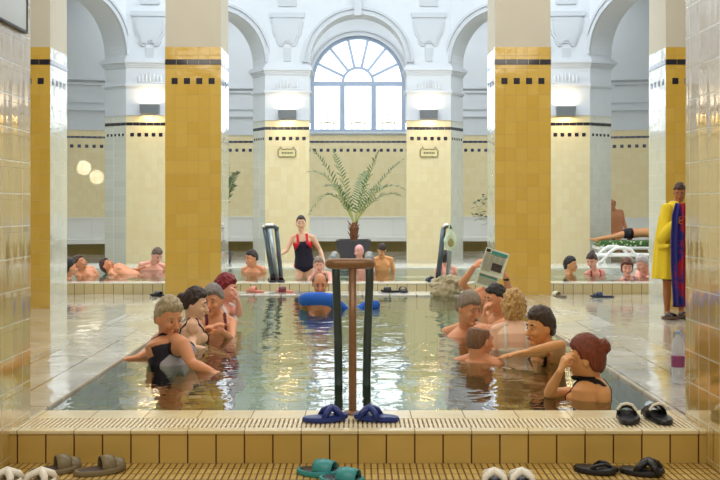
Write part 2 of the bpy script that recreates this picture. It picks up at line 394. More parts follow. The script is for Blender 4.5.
def arch_bay(name, p0, p1, th_vec, r, zs, top, mats, arch_mould=True, n=36, back=True):
    """wall over a round arch from plan point p0 to p1; th_vec = plan vector through the wall"""
    p0 = Vector((p0[0], p0[1], 0)); p1 = Vector((p1[0], p1[1], 0)); d = p1 - p0; L = d.length; d /= L; T = Vector((th_vec[0], th_vec[1], 0))
    nrm = -T.normalized(); c = L/2; mb = MB()
    pts = [(0, zs)] + [(c - r*math.cos(PI*i/n), zs + r*math.sin(PI*i/n)) for i in range(n+1)] + [(L, zs)]
    P = lambda s, z, t: p0 + d*s + T*t + Vector((0,0,z))
    for i in range(len(pts)-1):
        (a, za), (b, zb) = pts[i], pts[i+1]
        if b - a > 1e-5:
            mb.quad(P(a,za,0), P(b,zb,0), P(b,top,0), P(a,top,0))
            mb.quad(P(a,za,1), P(b,zb,1), P(b,top,1), P(a,top,1))
        mb.quad(P(a,za,0), P(b,zb,0), P(b,zb,1), P(a,za,1))
    mb.mi = 1
    if arch_mould:
        for ra, rb, h in ((r-.015, r+.05, .05), (r+.05, r+.11, .025), (r+.11, r+.17, .06)):
            for i in range(n):
                a0, a1 = PI*i/n, PI*(i+1)/n
                q = lambda rr, a, hh: p0 + d*(c - rr*math.cos(a)) + nrm*hh + Vector((0,0,zs + rr*math.sin(a)))
                mb.quad(q(ra,a0,h), q(ra,a1,h), q(rb,a1,h), q(rb,a0,h))
                mb.quad(q(ra,a0,-.01), q(ra,a1,-.01), q(ra,a1,h), q(ra,a0,h)); mb.quad(q(rb,a0,-.01), q(rb,a1,-.01), q(rb,a1,h), q(rb,a0,h))
    return struct(name, mb, mats, flip=True)
WM = [M['white'], M['relief']]
arch_bay('wall_arcade', (-1.20,23.8), (1.20,23.8), (0,TH), 1.2, SPR, TOPZ, WM)
for s in (-1, 1):
    arch_bay('wall_arcade', (s*4.30,22.55), (s*2.29,23.8), (s*.54*TH, .84*TH), 1.18, SPR, TOPZ, WM)
    arch_bay('wall_arcade', (s*6.61,20.41), (s*5.41,22.5), (s*.87*TH, .5*TH), 1.2, SPR, TOPZ, WM)
    mb = MB(); mb.box(*sorted((s*7.2, s*9.5)), 20.0, 20.4, 0, TOPZ); struct('wall_arcade', mb, M['white'])
mb = MB()
for (x, z0, z1, w) in ((0, 6.02, 6.5, .13),):
    mb.prism([(-w*.7, 23.68), (w*.7, 23.68), (w*.7, 23.9), (-w*.7, 23.9)], z0, z1); mb.prism([(-w, 23.66), (w, 23.66), (w, 23.9), (-w, 23.9)], z1, z1+.1)
struct('trim_1', mb, M['relief'])

# rear ambulatory wall, two-tone, centre opening for the window
RY = 28.9
poly = [(-9.5, 26.4), (-6.4, 27.2), (-4.2, RY), (-1.45, RY)]
def rearwall(s):
    mb = MB()
    for i in range(3):
        (xa, ya), (xb, yb) = poly[i], poly[i+1]; xa *= -s; xb *= -s
        mb.mi = 0; mb.quad((xa,ya,0),(xb,yb,0),(xb,yb,ZT),(xa,ya,ZT))
        mb.mi = 1; mb.quad((xa,ya,ZT),(xb,yb,ZT),(xb,yb,7.6),(xa,ya,7.6))
        a = Vector((xa, ya)); b = Vector((xb, yb)); q = b-a; nn = Vector((q.y, -q.x)).normalized()
        if nn.y > 0: nn = -nn
        for z0, z1, h in ((ZT,ZT+.04,.02),(4.0,4.06,.05),(4.22,4.26,.03),(4.72,4.78,.04),(4.84,4.92,.08),(4.92,4.96,.04)):
            P = lambda p, z, hh: Vector((p.x + nn.x*hh, p.y + nn.y*hh, z))
            mb.quad(P(a,z0,h),P(b,z0,h),P(b,z1,h),P(a,z1,h)); mb.quad(P(a,z1,0),P(b,z1,0),P(b,z1,h),P(a,z1,h)); mb.quad(P(a,z0,0),P(b,z0,0),P(b,z0,h),P(a,z0,h))
        decor(mb, a, b, nn, sq=.09, spacing=.2, band=.06)
    struct('wall_rear', mb, [M['tile_rear'], M['white'], M['navy']], flip=False)
rearwall(1); rearwall(-1)
ZW0, ZWC, WR = 3.56, 5.03, 1.42
mb = MB(); mb.quad((-1.45,RY,0),(1.45,RY,0),(1.45,RY,ZT),(-1.45,RY,ZT)); mb.mi = 1
mb.quad((-1.45,RY,ZT),(1.45,RY,ZT),(1.45,RY,ZW0),(-1.45,RY,ZW0)); mb.quad((-1.45,RY,ZW0),(-WR,RY,ZW0),(-WR,RY,ZWC),(-1.45,RY,ZWC)); mb.quad((WR,RY,ZW0),(1.45,RY,ZW0),(1.45,RY,ZWC),(WR,RY,ZWC))
mb.quad((-WR,RY,ZW0),(-WR,RY+.3,ZW0),(-WR,RY+.3,ZWC),(-WR,RY,ZWC)); mb.quad((WR,RY,ZW0),(WR,RY+.3,ZW0),(WR,RY+.3,ZWC),(WR,RY,ZWC)); mb.quad((-WR,RY,ZW0),(WR,RY,ZW0),(WR,RY+.3,ZW0),(-WR,RY+.3,ZW0))
mb.box(-1.5, 1.5, RY-.06, RY+.02, ZW0-.06, ZW0)
mb.mi = 0; decor(mb, (-1.45,RY), (1.45,RY), (0,-1), sq=.09, spacing=.2, band=.06)
struct('wall_rear', mb, [M['tile_rear'], M['white'], M['navy']], flip=False)
arch_bay('wall_rear', (-1.45,RY), (1.45,RY), (0,.3), WR, ZWC, 7.6, WM, arch_mould=True)
# window frame
mb = MB(); Yf = RY + .12
def arcbar(r0, r1, y0, y1, a0=0, a1=PI, n=32):
    for i in range(n):
        t0, t1 = a0+(a1-a0)*i/n, a0+(a1-a0)*(i+1)/n
        p = lambda r, t, y: Vector((r*math.cos(t), y, ZWC + r*math.sin(t)))
        for (A, B, C, D) in ((p(r0,t0,y0),p(r0,t1,y0),p(r1,t1,y0),p(r1,t0,y0)), (p(r0,t0,y1),p(r0,t1,y1),p(r1,t1,y1),p(r1,t0,y1)), (p(r0,t0,y0),p(r0,t1,y0),p(r0,t1,y1),p(r0,t0,y1)), (p(r1,t0,y0),p(r1,t1,y0),p(r1,t1,y1),p(r1,t0,y1))): mb.quad(A,B,C,D)
arcbar(1.31, 1.43, Yf-.05, Yf+.05); arcbar(.42, .50, Yf-.05, Yf+.05)
for k in range(1, 7):
    a = PI*k/7; c, s_ = math.cos(a), math.sin(a)
    mb.tube([(.45*c, Yf, ZWC+.45*s_), (1.36*c, Yf, ZWC+1.36*s_)], .045, 6)
mb.box(-1.42, 1.42, Yf-.06, Yf+.05, ZWC-.09, ZWC+.04); mb.box(-1.42, 1.42, Yf-.06, Yf+.05, ZW0, ZW0+.08)
for x, w in ((-1.37,.06),(1.37,.06),(-.47,.075),(.47,.075)): mb.box(x-w, x+w, Yf-.05, Yf+.05, ZW0, ZWC)
wf = struct('window_1', mb, M['frame'])
mb = MB()   # ornamental leading low in each casement
for xc in (-.92, 0, .92):
    for k in range(-1, 2): mb.tube([(xc+k*.18, Yf, ZW0+.08), (xc+k*.18, Yf, ZW0+.62)], .012, 5)
    mb.tube([(xc-.33, Yf, ZW0+.28), (xc+.33, Yf, ZW0+.28)], .012, 5)
    mb.tube([(xc+.25*math.cos(t*PI/8), Yf, ZW0+.18+.12*math.sin(t*PI/8)) for t in range(9)], .016, 5)
    mb.tube([(xc+.12*math.cos(t*PI/8), Yf, ZW0+.42+.12*math.sin(t*PI/8)) for t in range(9)], .016, 5)
obj('window_leading', mb, mat('yellow_leading', (214,196,150), .5), parent=wf)
gm = bpy.data.materials.new('clear_window_glass'); gm.use_nodes = True; b = gm.node_tree.nodes['Principled BSDF']
b.inputs['Alpha'].default_value = .12; b.inputs['Roughness'].default_value = .05; b.inputs['Base Color'].default_value = (.9,.95,1,1)
mb = MB(); mb.quad((-1.4,Yf,ZW0),(1.4,Yf,ZW0),(1.4,Yf,ZWC),(-1.4,Yf,ZWC)); mb.face(mb.verts([(1.38*math.cos(PI*k/24), Yf, ZWC+1.38*math.sin(PI*k/24)) for k in range(25)]))
obj('window_pane', mb, gm, parent=wf)

# stone bench that runs along the rear walls
mb = MB()
def bench(a, b, off0=.0):
    a = Vector(a); b = Vector(b); d = (b-a).normalized(); n = Vector((d.y, -d.x))
    if n.y > 0: n = -n
    def bx(h0, h1, z0, z1):
        P = []
        for z in (z0, z1):
            for p, h in ((a,h0),(b,h0),(b,h1),(a,h1)): P.append(Vector((p.x+n.x*h, p.y+n.y*h, z)))
        v = mb.verts(P)
        for i in ((0,1,5,4),(1,2,6,5),(2,3,7,6),(3,0,4,7),(4,5,6,7),(3,2,1,0)): mb.face([v[k] for k in i])
    mb.mi = 0; bx(0, .08, .42, .98); bx(0, .10, .98, 1.02); bx(0, .62, .30, .42)
    mb.mi = 1; bx(0, .3, 0, .30)
    mb.mi = 2
    L = (b-a).length; m = max(1, round(L/1.1))
    for k in range(1, m):
        s0 = a + d*(L*k/m); P = []
        for z in (.43, .98):
            for dd, h in ((-.004,.0),(.004,.0),(.004,.083),(-.004,.083)): q = s0 + d*dd + n*h; P.append(Vector((q.x, q.y, z)))
        v = mb.verts(P)
        for i in ((0,1,5,4),(1,2,6,5),(2,3,7,6),(3,0,4,7)): mb.face([v[k2] for k2 in i])
for s in (-1, 1):
    bench((s*9.5,26.4), (s*6.4,27.2)); bench((s*6.4,27.2), (s*4.2,RY))
bench((-4.2,RY), (4.2,RY))
struct('stone_bench', mb, [M['marble'], M['tile_olive'], M['relief']])

# outer shell and ceilings
mb = MB(); mb.box(-9.7, -9.5, -3, 30, 0, 9); struct('wall_left', mb, M['cream'])
mb = MB(); mb.box(9.5, 9.7, -3, 30, 0, 9); struct('wall_right', mb, M['cream'])
mb = MB(); mb.box(-9.5, 9.5, -3.2, -3, 0, CT); struct('wall_front', mb, M['cream'])
mb = MB(); mb.box(-9.7, 9.7, -3.2, 13.5, CT, CT+.2); mb.box(-9.7, 9.7, 13.3, 13.5, CT, 9); mb.box(-9.7, 9.7, 24.8, 30, 7.6, 7.8) ; struct('ceiling', mb, M['ceil'])
# ceiling of the far hall, with an unseen glazed lantern put in for daylight
mb = MB(); mb.box(-9.7, 9.7, 13.5, 15, 8.8, 9); mb.box(-9.7, 9.7, 21.5, 25, 8.8, 9); mb.box(-9.7, -6, 15, 21.5, 8.8, 9); mb.box(6, 9.7, 15, 21.5, 8.8, 9); struct('ceiling', mb, M['ceil'])
mb = MB()
for k in range(9): mb.box(-6+k*1.5-.04, -6+k*1.5+.04, 15, 21.5, 8.8, 8.9)
for k in range(5): mb.box(-6, 6, 15+k*1.625-.04, 15+k*1.625+.04, 8.8, 8.9)
sk = struct('unseen_skylight', mb, M['frame'])
mb = MB(); mb.quad((-6,15,8.92),(6,15,8.92),(6,21.5,8.92),(-6,21.5,8.92)); obj('window_pane', mb, gm, parent=sk)

# ------------------------------------------------------------------ light
world = bpy.data.worlds.new('sky'); SC.world = world; world.use_nodes = True
bg = world.node_tree.nodes['Background']; bg.inputs[0].default_value = (.86,.93,1,1); bg.inputs[1].default_value = 3.2
def area(name, loc, rot, sx, sy, e, col):
    l = bpy.data.lights.new(name, 'AREA'); l.shape = 'RECTANGLE'; l.size = sx; l.size_y = sy; l.energy = e; l.color = col
    o = bpy.data.objects.new(name, l); COL.objects.link(o); o.location = loc; o.rotation_euler = rot
    return o
area('skylight_fill', (0,18.2,8.7), (0,0,0), 11, 6, 470, (.92,.96,1))  # area light added below the unseen skylight to light the far hall
area('ambulatory_fill', (0,26.6,7.4), (0,0,0), 14, 3, 340, (.93,.97,1))  # unseen area light added under the closed ceiling to brighten the rear walls
area('side_fill', (-9.3,17.5,4.6), (0,-PI/2,0), 4.5, 5.5, 220, (.9,.95,1))  # added to brighten the column sides; the wall has no window
area('side_fill', (9.3,17.5,4.6), (0,PI/2,0), 4.5, 5.5, 220, (.9,.95,1))  # twin on the right wall, likewise added without a window
area('unseen_ceiling_light', (0,9.4,5.1), (0,0,0), 9, 6, 300, (1,.98,.93))  # unseen panel, added and widened so the ripples catch bright
area('unseen_ceiling_light', (0,1.2,5.1), (0,0,0), 9, 3, 280, (1,.93,.80))  # unseen warm light put overhead for the camera side

# unseen spot lamps, added to throw two bright ovals on the rear wall
for px, py in ((84,168),(96.5,176.5)):
    l = bpy.data.lights.new('oval_spot', 'SPOT'); l.energy = 5000; l.spot_size = math.radians(1.8); l.spot_blend = .25; l.shadow_soft_size = .02; l.color = (1,.98,.94)
    o = bpy.data.objects.new('oval_spot', l); COL.objects.link(o); o.location = (-5.0,14.2,5.0); tgt = W(px, py, 26.9) - o.location; o.rotation_euler = tgt.to_track_quat('-Z','Y').to_euler()
# wall lamps on the piers
def wall_lamp(x, y, z, label):
    t = thing('wall_lamp', label, 'lamp', (x, y, z), group='up lights on the rear piers')
    mb = MB(); w, d, h = .21, .14, .21
    A = [(-w,0,0),(w,0,0),(w,-d,0),(-w,-d,0)]; B = [(-w*1.06,0,h),(w*1.06,0,h),(w*1.06,-d*1.15,h),(-w*1.06,-d*1.15,h)]
    a = mb.verts(A); b = mb.verts(B)
    for i in range(4): mb.face([a[i], a[(i+1)%4], b[(i+1)%4], b[i]])
    mb.face(a[::-1])
    obj('lamp_housing', mb, M['lamp'], t)
    mb = MB(); mb.box(-w*.9, w*.9, -d*.95, -.02, h*.55, h*.62); obj('light_tube', mb, M['glow'], t)
    mb = MB(); mb.box(-.09, .09, -.02, 0, .03, .17); obj('wall_plate', mb, M['lamp'], t)
    for dz, rx, e in ((h+.03, PI, 6), (-.03, 0, 4)):
        l = bpy.data.lights.new('lamp_light', 'AREA'); l.shape = 'RECTANGLE'; l.size = .36; l.size_y = .1; l.energy = e; l.color = (1,.70,.38)
        o = bpy.data.objects.new('lamp_light', l); COL.objects.link(o); o.parent = t; o.location = (0, -.09, dz); o.rotation_euler = (rx, 0, 0)
    return t
M['lamp'] = mat('grey_metal_lamp', (128,134,140), .4, metal=.3); M['glow'] = mat('lit_tube', (255,230,180), .5, emis=4)
def lz(py, Y): return 1.365 + (205-py)*Y/F
wall_lamp((149.5-358)*22.4/F, 22.5, lz(114,22.5), 'grey up light on the pier behind the second yellow column from the left')
wall_lamp(-1.74, 23.79, lz(119,23.8), 'glowing grey up light on the pier left of the arched window')
wall_lamp(1.74, 23.79, lz(119,23.8), 'glowing grey up light on the pier right of the arched window')
wall_lamp((566-358)*22.4/F, 22.5, lz(116,22.5), 'grey up light on the pier behind the right hand wide yellow column')
def plaque(x, y, z, label):
    t = thing('wall_plaque', label, 'sign', (x, y, z), group='small plaques under the up lights')
    mb = MB(); mb.box(-.2,.2,-.012,0,-.09,.09); obj('enamel_plate', mb, mat('pale_enamel', (226,214,160), .3), t)
    mb = MB()
    prof_ = [(.21,0),(.225,.03),(.215,.075),(.175,.10),(.17,.15),(.15,.15),(.14,.095),(.06,.088),(0,.10)]
    loop_ = prof_ + [(-x_, z_) for x_, z_ in prof_[::-1][1:]]; loop_ += [(x_, -min(z_, .10)) for x_, z_ in loop_[::-1][1:-1]]
    loop_.append(loop_[0]); mb.tube([(x_, -.018, z_) for x_, z_ in loop_], .008, 6)
    obj('bracket_frame', mb, mat('dark_olive_metal', (92,90,64), .5), t)
    mb = MB(); x0 = -.13
    for k, w in enumerate((.03,.025,.03,.02,.03,.025,.03)): mb.box(x0, x0+w, -.016, -.011, -.018, .018); x0 += w+.013
    obj('lettering', mb, mat('dark_lettering', (60,60,48), .5), t)
plaque(-1.75, 23.79, lz(153,23.8), 'small framed plaque on the tiled pier left of the arched window')
plaque(1.75, 23.79, lz(153,23.8), 'small framed plaque on the tiled pier right of the arched window')

# notice board on the nearest left pillar, top left of the view
t = thing('notice_board', 'glossy pale notice board high on the nearest left pillar', 'sign', (-1.84,5.1,2.32))
mb = MB(); mb.box(0,.02,-.3,.20,0,.9); obj('board', mb, mat('glossy_pale_board', (206,212,208), .08, coat=1), t)
mb = MB(); mb.box(0,.024,-.3,.20,-.012,0); mb.box(0,.024,.2,.212,-.012,.9); obj('edge_strip', mb, mat('dark_edge', (40,44,52), .4), t)
lt_ = mat('grey_lettering', (120,124,122), .5)
for r in range(3):
    mb = MB(); yy = -.05
    for k in range(5): mb.box(.02,.0225,yy,yy+.028,.17+r*.09,.215+r*.09); yy += .045
    obj('lettering', mb, lt_, t)

M['rail2'] = mat('light_steel_rail', (150,158,158), .3, metal=.5)
# ------------------------------------------------------------------ hand rails
def hand_rail(label, loc, k=1.0, rz=0, mats=None, cap=False):
    t = thing('hand_rail', label, 'hand rail', loc, rz, group='pool entry hand rails')
    f, b = mats
    H = .855
    mb = MB(); mb.tube([(0,0,0),(0,0,.02),(0,0,.4),(0,0,H)], .0225, 14); mb.lathe([(.05,0),(.05,.012),(.024,.02)], n=18)
    obj('post', mb, f, t, smooth=True)
    mb = MB(); mb.tube([(-.128,.06,H),(-.128,.02,H),(-.11,0,H),(-.09,-.005,H),(.06,-.005,H),(.08,0,H),(.098,.02,H),(.098,.06,H)], .031, 14)
    obj('grab_bar', mb, f, t, smooth=True)
    for x0, x1 in ((-.128,-.098),(.098,.07)):
        mb = MB(); mb.tube([(x0,.05,H),(x0+.004,.4,H),(x0+.006,.85,H),(x0+.008,.93,H-.02),(x0+.01,.99,H-.09),(x0+.012,1.0,H-.16),((x0+x1)/2+.01,1.0,.3),(x1+.006,1.0,-.75)], [.029]*5+[.028]*3, 14)
        sd = obj('side_rail', mb, b, t, smooth=True)
        mb = MB(); mb.tube([(x0+.006,.80,H+.003),(x0+.007,.88,H-.004),(x0+.008,.935,H-.018),(x0+.0095,.975,H-.06)], .0315, 14)
        obj('rail_highlight', mb, M['rail_glint'], sd, smooth=True)  # bright piece stands in for the reflection on the bend
    return t
hand_rail('brown topped steel hand rail standing at the near edge of the pool', (-.031,5.50,RZ), mats=(M['brass'],M['rail']))
def far_rail(label, pts, bar):
    t = thing('hand_rail', label, 'hand rail', W(*pts[0][1]), group='pool entry hand rails', world=True)
    for top, foot, r_, m_ in pts:
        a, b = W(*top), W(*foot); mb = MB(); mb.tube([a, a+(b-a)*.5, b], r_, 12); mb.lathe([(r_*1.8,0),(r_*1.8,.012),(r_,.02)], b - Vector((0,0,.004)), 16); obj('post', mb, m_, t, smooth=True)
    mb = MB(); mb.tube([W(*q) for q in bar], .036, 12); obj('grab_bar', mb, M['rail'], t, smooth=True)
    mb = MB(); p = [W(*q) for q in bar]; mb.tube([p[0]+Vector((0,0,.012)), p[1]+Vector((0,0,.016)), p[2]+Vector((0,0,.012))], .034, 12); obj('rail_highlight', mb, M['rail_glint'], t, smooth=True)  # last piece is the highlight along the top bar, made as a bright strip
far_rail('steel hand rail held by the standing woman at the far pool', [((265,229,15.1),(273.5,283.0,14.95),.040,M['rail']), ((270,229,15.4),(277,281.7,15.02),.036,M['rail2']), ((276.5,229,15.1),(281.5,282.6,14.98),.034,M['rail'])],
    [(262.5,228.5,15.1),(268,226.5,15.1),(274,226.5,15.1),(278,229.5,15.1)])
far_rail('steel hand rail with a plastic bag on it at the far pool', [((443.5,229,15.1),(437.5,282.6,14.95),.040,M['rail']), ((451,236,15.1),(447.5,282.4,14.98),.036,M['rail2'])],
    [(442.5,229,15.1),(446,226.5,15.1),(450,226.5,15.1),(452.5,238,15.1)])
# plastic bag hanging on the right rail
mb = MB()
def bagf(d, q):
    q = q * (1 + .18*noise.noise(d*3.1 + Vector((3,1,0)))); q.x *= (1 - .35*max(0, d.z)); q.z -= .0
    return q
bl = W(450.5, 240, 14.9); mb.ell((0,0,0), (.10,.06,.17), nu=28, nv=20, fn=bagf)
mb.tube([(-.03,0,.13),(-.02,0,.21),(.0,0,.25),(.03,0,.21),(.04,0,.13)], .012, 8)
bagm = mat('pale_green_plastic_film', (214,232,206), .25, alpha=.8)
o = obj('plastic_bag', mb, bagm, loc=None, smooth=True); o.location = bl; tag(o, 'pale green plastic bag hanging from the top of the right rail', 'bag')
mb = MB(); mb.ell((.0,-.045,-.04), (.05,.03,.07), nu=12, nv=8); obj('bag_contents', mb, mat('bag_contents', (150,146,96), .6), parent=o, smooth=True)

# ------------------------------------------------------------------ footwear
def outline(L, w, n=22):
    pts = []
    for i in range(n):
        t = i/(n-1); y = -L/2 + L*t
        ww = w*(.36 + .14*math.sin(PI*min(1, t*1.1)) + .12*t) * (max(0, 1-((t-.5)/.5)**6))**.5
        pts.append((ww, y, .012*math.sin(PI*t)))
    return [(x+o_, y) for x, y, o_ in pts] + [(-x+o_, y) for x, y, o_ in pts[::-1][1:-1]]
def slide(label, loc, rz, sole, strap, kind='slide', L=.26, w=.105, group='slippers left around the pools', inner=None):
    t = thing('flip_flop' if kind == 'thong' else 'pool_slipper', label, 'slipper', loc, rz, group=group)
    o = outline(L, w); mb = MB()
    P = lambda s, z: [Vector((x*s, y*s, z + .012*max(0, (y/L))**2*4)) for x, y in o]
    mb.loft([P(.95,0), P(1,.006), P(1,.018), P(.96,.026)]); obj('sole', mb, sole, t, smooth=False)
    mb = MB(); mb.loft([P(.86,.0262), P(.84,.0275)]); obj('footbed', mb, inner or sole, t)
    mb = MB()
    def band(y0, y1, h, y2=None, y3=None, n=12, wd=w*.54):
        top, bot = [], []
        R = []
        for i in range(n+1):
            a = PI*i/n; x = -wd*math.cos(a)*.98; z = .015 + h*math.sin(a)**.8
            R.append([Vector((x, y0, z)), Vector((x, (y0+y1)/2, z+.004)), Vector((x, y1, z-.004)), Vector((x*.93, y1, z-.008)), Vector((x*.93, (y0+y1)/2, z-.002)), Vector((x*.93, y0, z-.006))])
        mb.loft(R)
    if kind == 'slide': band(-.015, .085, .062)
    elif kind == 'clog': band(.0, .07, .07); band(.06, .12, .05, wd=w*.48)
    elif kind == 'cross':
        for s in (-1, 1):
            mb.tube([(s*w*.5,-.02,.018),(s*w*.42,.0,.05),(0,.035,.072),(-s*w*.40,.07,.05),(-s*w*.48,.09,.02)], [.016,.018,.02,.018,.014], 8)
    else:
        for s in (-1, 1): mb.tube([(s*w*.5,-.02,.02),(s*w*.42,.01,.045),(s*w*.2,.05,.05),(0,.085,.03)], [.008,.009,.008,.006], 8)
        mb.tube([(0,.085,.03),(0,.088,.02)], .004, 6)
    st = obj('strap', mb, strap, t, smooth=True)
    if kind == 'band':
        pass
    return t, st
m_olive = mat('olive_grey_rubber', (122,110,84), .45); m_oliv2 = mat('dark_brown_footbed', (70,52,44), .6)
m_white = mat('white_rubber', (236,232,222), .4); m_teal = mat('teal_rubber', (58,150,156), .4); m_black = mat('black_rubber', (26,28,36), .4)
m_blue = mat('royal_blue_rubber', (30,52,128), .35); m_dkblue = mat('dark_blue_rubber', (38,52,84), .4); m_brown = mat('brown_leather_sandal', (92,64,44), .5)
m_pink = mat('pink_rubber', (220,140,120), .5); m_red = mat('dark_red_rubber', (110,40,50), .5); m_cream = mat('cream_rubber', (214,206,176), .5)
def rot(dx, dy): return math.atan2(dy, dx) - PI/2
slide('left shoe of the olive grey slip on pair below the riser', (-1.545,4.93,0), rot(1,.55), m_olive, m_olive, 'clog', L=.27, inner=m_oliv2)
slide('right shoe of the olive grey slip on pair below the riser', (-1.315,4.92,0), rot(1,.55), m_olive, m_olive, 'clog', L=.27, inner=m_oliv2)
slide('white thong sandal in the bottom left corner, outer one', (-1.72,4.67,0), rot(.3,1), m_white, m_white, 'cross', inner=m_olive)
slide('white thong sandal beside the olive shoes, inner one', (-1.555,4.67,0), rot(.3,1), m_white, m_white, 'cross', inner=m_olive)
slide('teal slipper below the riser, the left of two', (-.20,4.89,0), rot(1,-.35), m_teal, m_teal, 'slide', L=.24, inner=m_black)
slide('teal slipper below the riser, the right of two', (-.08,4.74,0), rot(1,-.35), m_teal, m_teal, 'slide', L=.24, inner=m_black)
slide('white cross strap sandal at the bottom edge, left of its pair', (.66,4.66,0), rot(.1,1), m_white, m_white, 'cross', inner=m_dkblue)
slide('white cross strap sandal at the bottom edge, right of its pair', (.795,4.66,0), rot(.05,1), m_white, m_white, 'cross', inner=m_dkblue)
slide('blue cross strap slipper left of the near rail foot', (-.18,5.33,RZ), rot(1,.25), m_blue, m_blue, 'cross', L=.26)
slide('blue cross strap slipper right of the near rail foot', (.10,5.33,RZ), rot(-1,.2), m_blue, m_blue, 'cross', L=.26)
t1, s1 = slide('black slide with white stripe on the rim, the left one', (1.485,5.33,RZ), rot(.25,1), m_black, m_black, 'clog', L=.25)
t2, s2 = slide('black slide with white stripe on the rim, the right one', (1.655,5.33,RZ), rot(-.1,1), m_black, m_black, 'clog', L=.25)
for t_, s_ in ((t1,s1),(t2,s2)):
    mb = MB(); mb.tube([(-.05,-.01,.06),(-.03,-.01,.088),(0,-.01,.096),(.03,-.01,.088),(.05,-.01,.06)], .008, 6); x = obj('white_stripe', mb, m_white, s_)
slide('black flip flop on the floor below the riser, the left of two', (1.215,4.93,0), rot(1,-.45), m_black, m_black, 'thong', L=.23)
slide('brown black flip flop on the floor below the riser, right of two', (1.44,4.90,0), rot(.9,-.45), m_black, m_black, 'cross', L=.23)
# around the far pool
def at(px, py, z): Y = (CZ-z)*F/(py-HY); return ((px-CX)*Y/F, Y, z)
for (px, py, z, rz, a, b, k, lab) in (
    (271.5,282,RZ,.15,m_black,m_red,'slide','dark red slipper at the foot of the far left rail, the left one'),
    (280.5,282,RZ,.1,m_black,m_red,'slide','dark red slipper at the foot of the far left rail, the right one'),
    (432,282,RZ,.5,m_dkblue,m_dkblue,'clog','dark blue slipper at the foot of the far right rail'),
    (446.5,282.5,RZ,-.1,m_black,m_black,'slide','black slipper at the foot of the far right rail'),
    (602,297.5,0,1.55,m_dkblue,m_dkblue,'clog','dark blue slipper on the walkway below the right stretch of riser'),
    (558,296.5,0,.5,m_olive,m_cream,'slide','olive and cream slipper beside the right wide column'),
    (160,296.5,0,1.2,m_black,m_black,'slide','black slipper beside the left wide column, at the riser')):
    slide(lab, at(px,py,z), rz, a, b, k, L=.28 if z else .36)
for (px, py, z, rz, a, b, k, lab) in (
    (255,292.4,RZ,1.4,m_pink,m_pink,'slide','pink slipper on the far edge of the near pool behind red haired bather'),
    (285,292.4,RZ,1.6,m_pink,m_red,'slide','reddish slipper on the far edge of the near pool, left of the noodle'),
    (390,292.4,RZ,1.6,m_black,m_black,'slide','flat black slipper right of the blue noodle on far edge'),
    (403,292.2,RZ,.1,m_black,m_black,'slide','black slipper standing right of its pair on far edge')):
    slide(lab, at(px,py,z), rz, a, b, k, L=.26)

# ------------------------------------------------------------------ bottle, towel, newspaper
t = thing('water_bottle', 'clear plastic bottle with purple label beside the nearest right pillar', 'bottle', ((679-358)*6.4/F, 6.42, RZ))
pet = bpy.data.materials.new('clear_plastic'); pet.use_nodes = True; b = pet.node_tree.nodes['Principled BSDF']
b.inputs['Alpha'].default_value = .35; b.inputs['Roughness'].default_value = .08; b.inputs['Base Color'].default_value = (.8,.88,.95,1)
mb = MB(); mb.lathe([(.028,0),(.041,.008),(.043,.03),(.041,.08),(.043,.12),(.041,.19),(.043,.24),(.036,.285),(.016,.318),(.0135,.335)], n=24); obj('bottle_body', mb, pet, t, smooth=True)
mb = MB(); mb.lathe([(.0435,.115),(.0442,.12),(.0442,.185),(.0435,.19)], n=24); obj('purple_label', mb, mat('purple_label', (146,70,120), .4), t, smooth=True)
mb = MB(); mb.lathe([(.016,.332),(.016,.352),(.012,.355)], n=18); obj('cap', mb, mat('blue_cap', (150,180,220), .4), t, smooth=True)

mb = MB()
def tw(d, q):
    n_ = noise.fractal(d*2.2 + Vector((5,2,1)), 1, 2, 4); q = q * (1 + .38*n_ + .18*abs(noise.noise(d*5)))
    if q.z < -.09: q.z = -.09 + (q.z+.09)*.2
    return q
mb.ell((0,0,.09), (.21,.16,.13), nu=64, nv=36, fn=tw)
mb.ell((-.07,-.17,.0), (.15,.07,.12), nu=48, nv=24, fn=tw)
o = obj('towel', mb, mat('grey_beige_terry', (176,164,134), .95, bump=1, bscale=60, noise_amt=.25, nscale=30), smooth=True); o.location = ((448-358)*12.9/F, 13.0, RZ+.01)
tag(o, 'crumpled grey beige towel heaped on the far pool edge', 'towel')

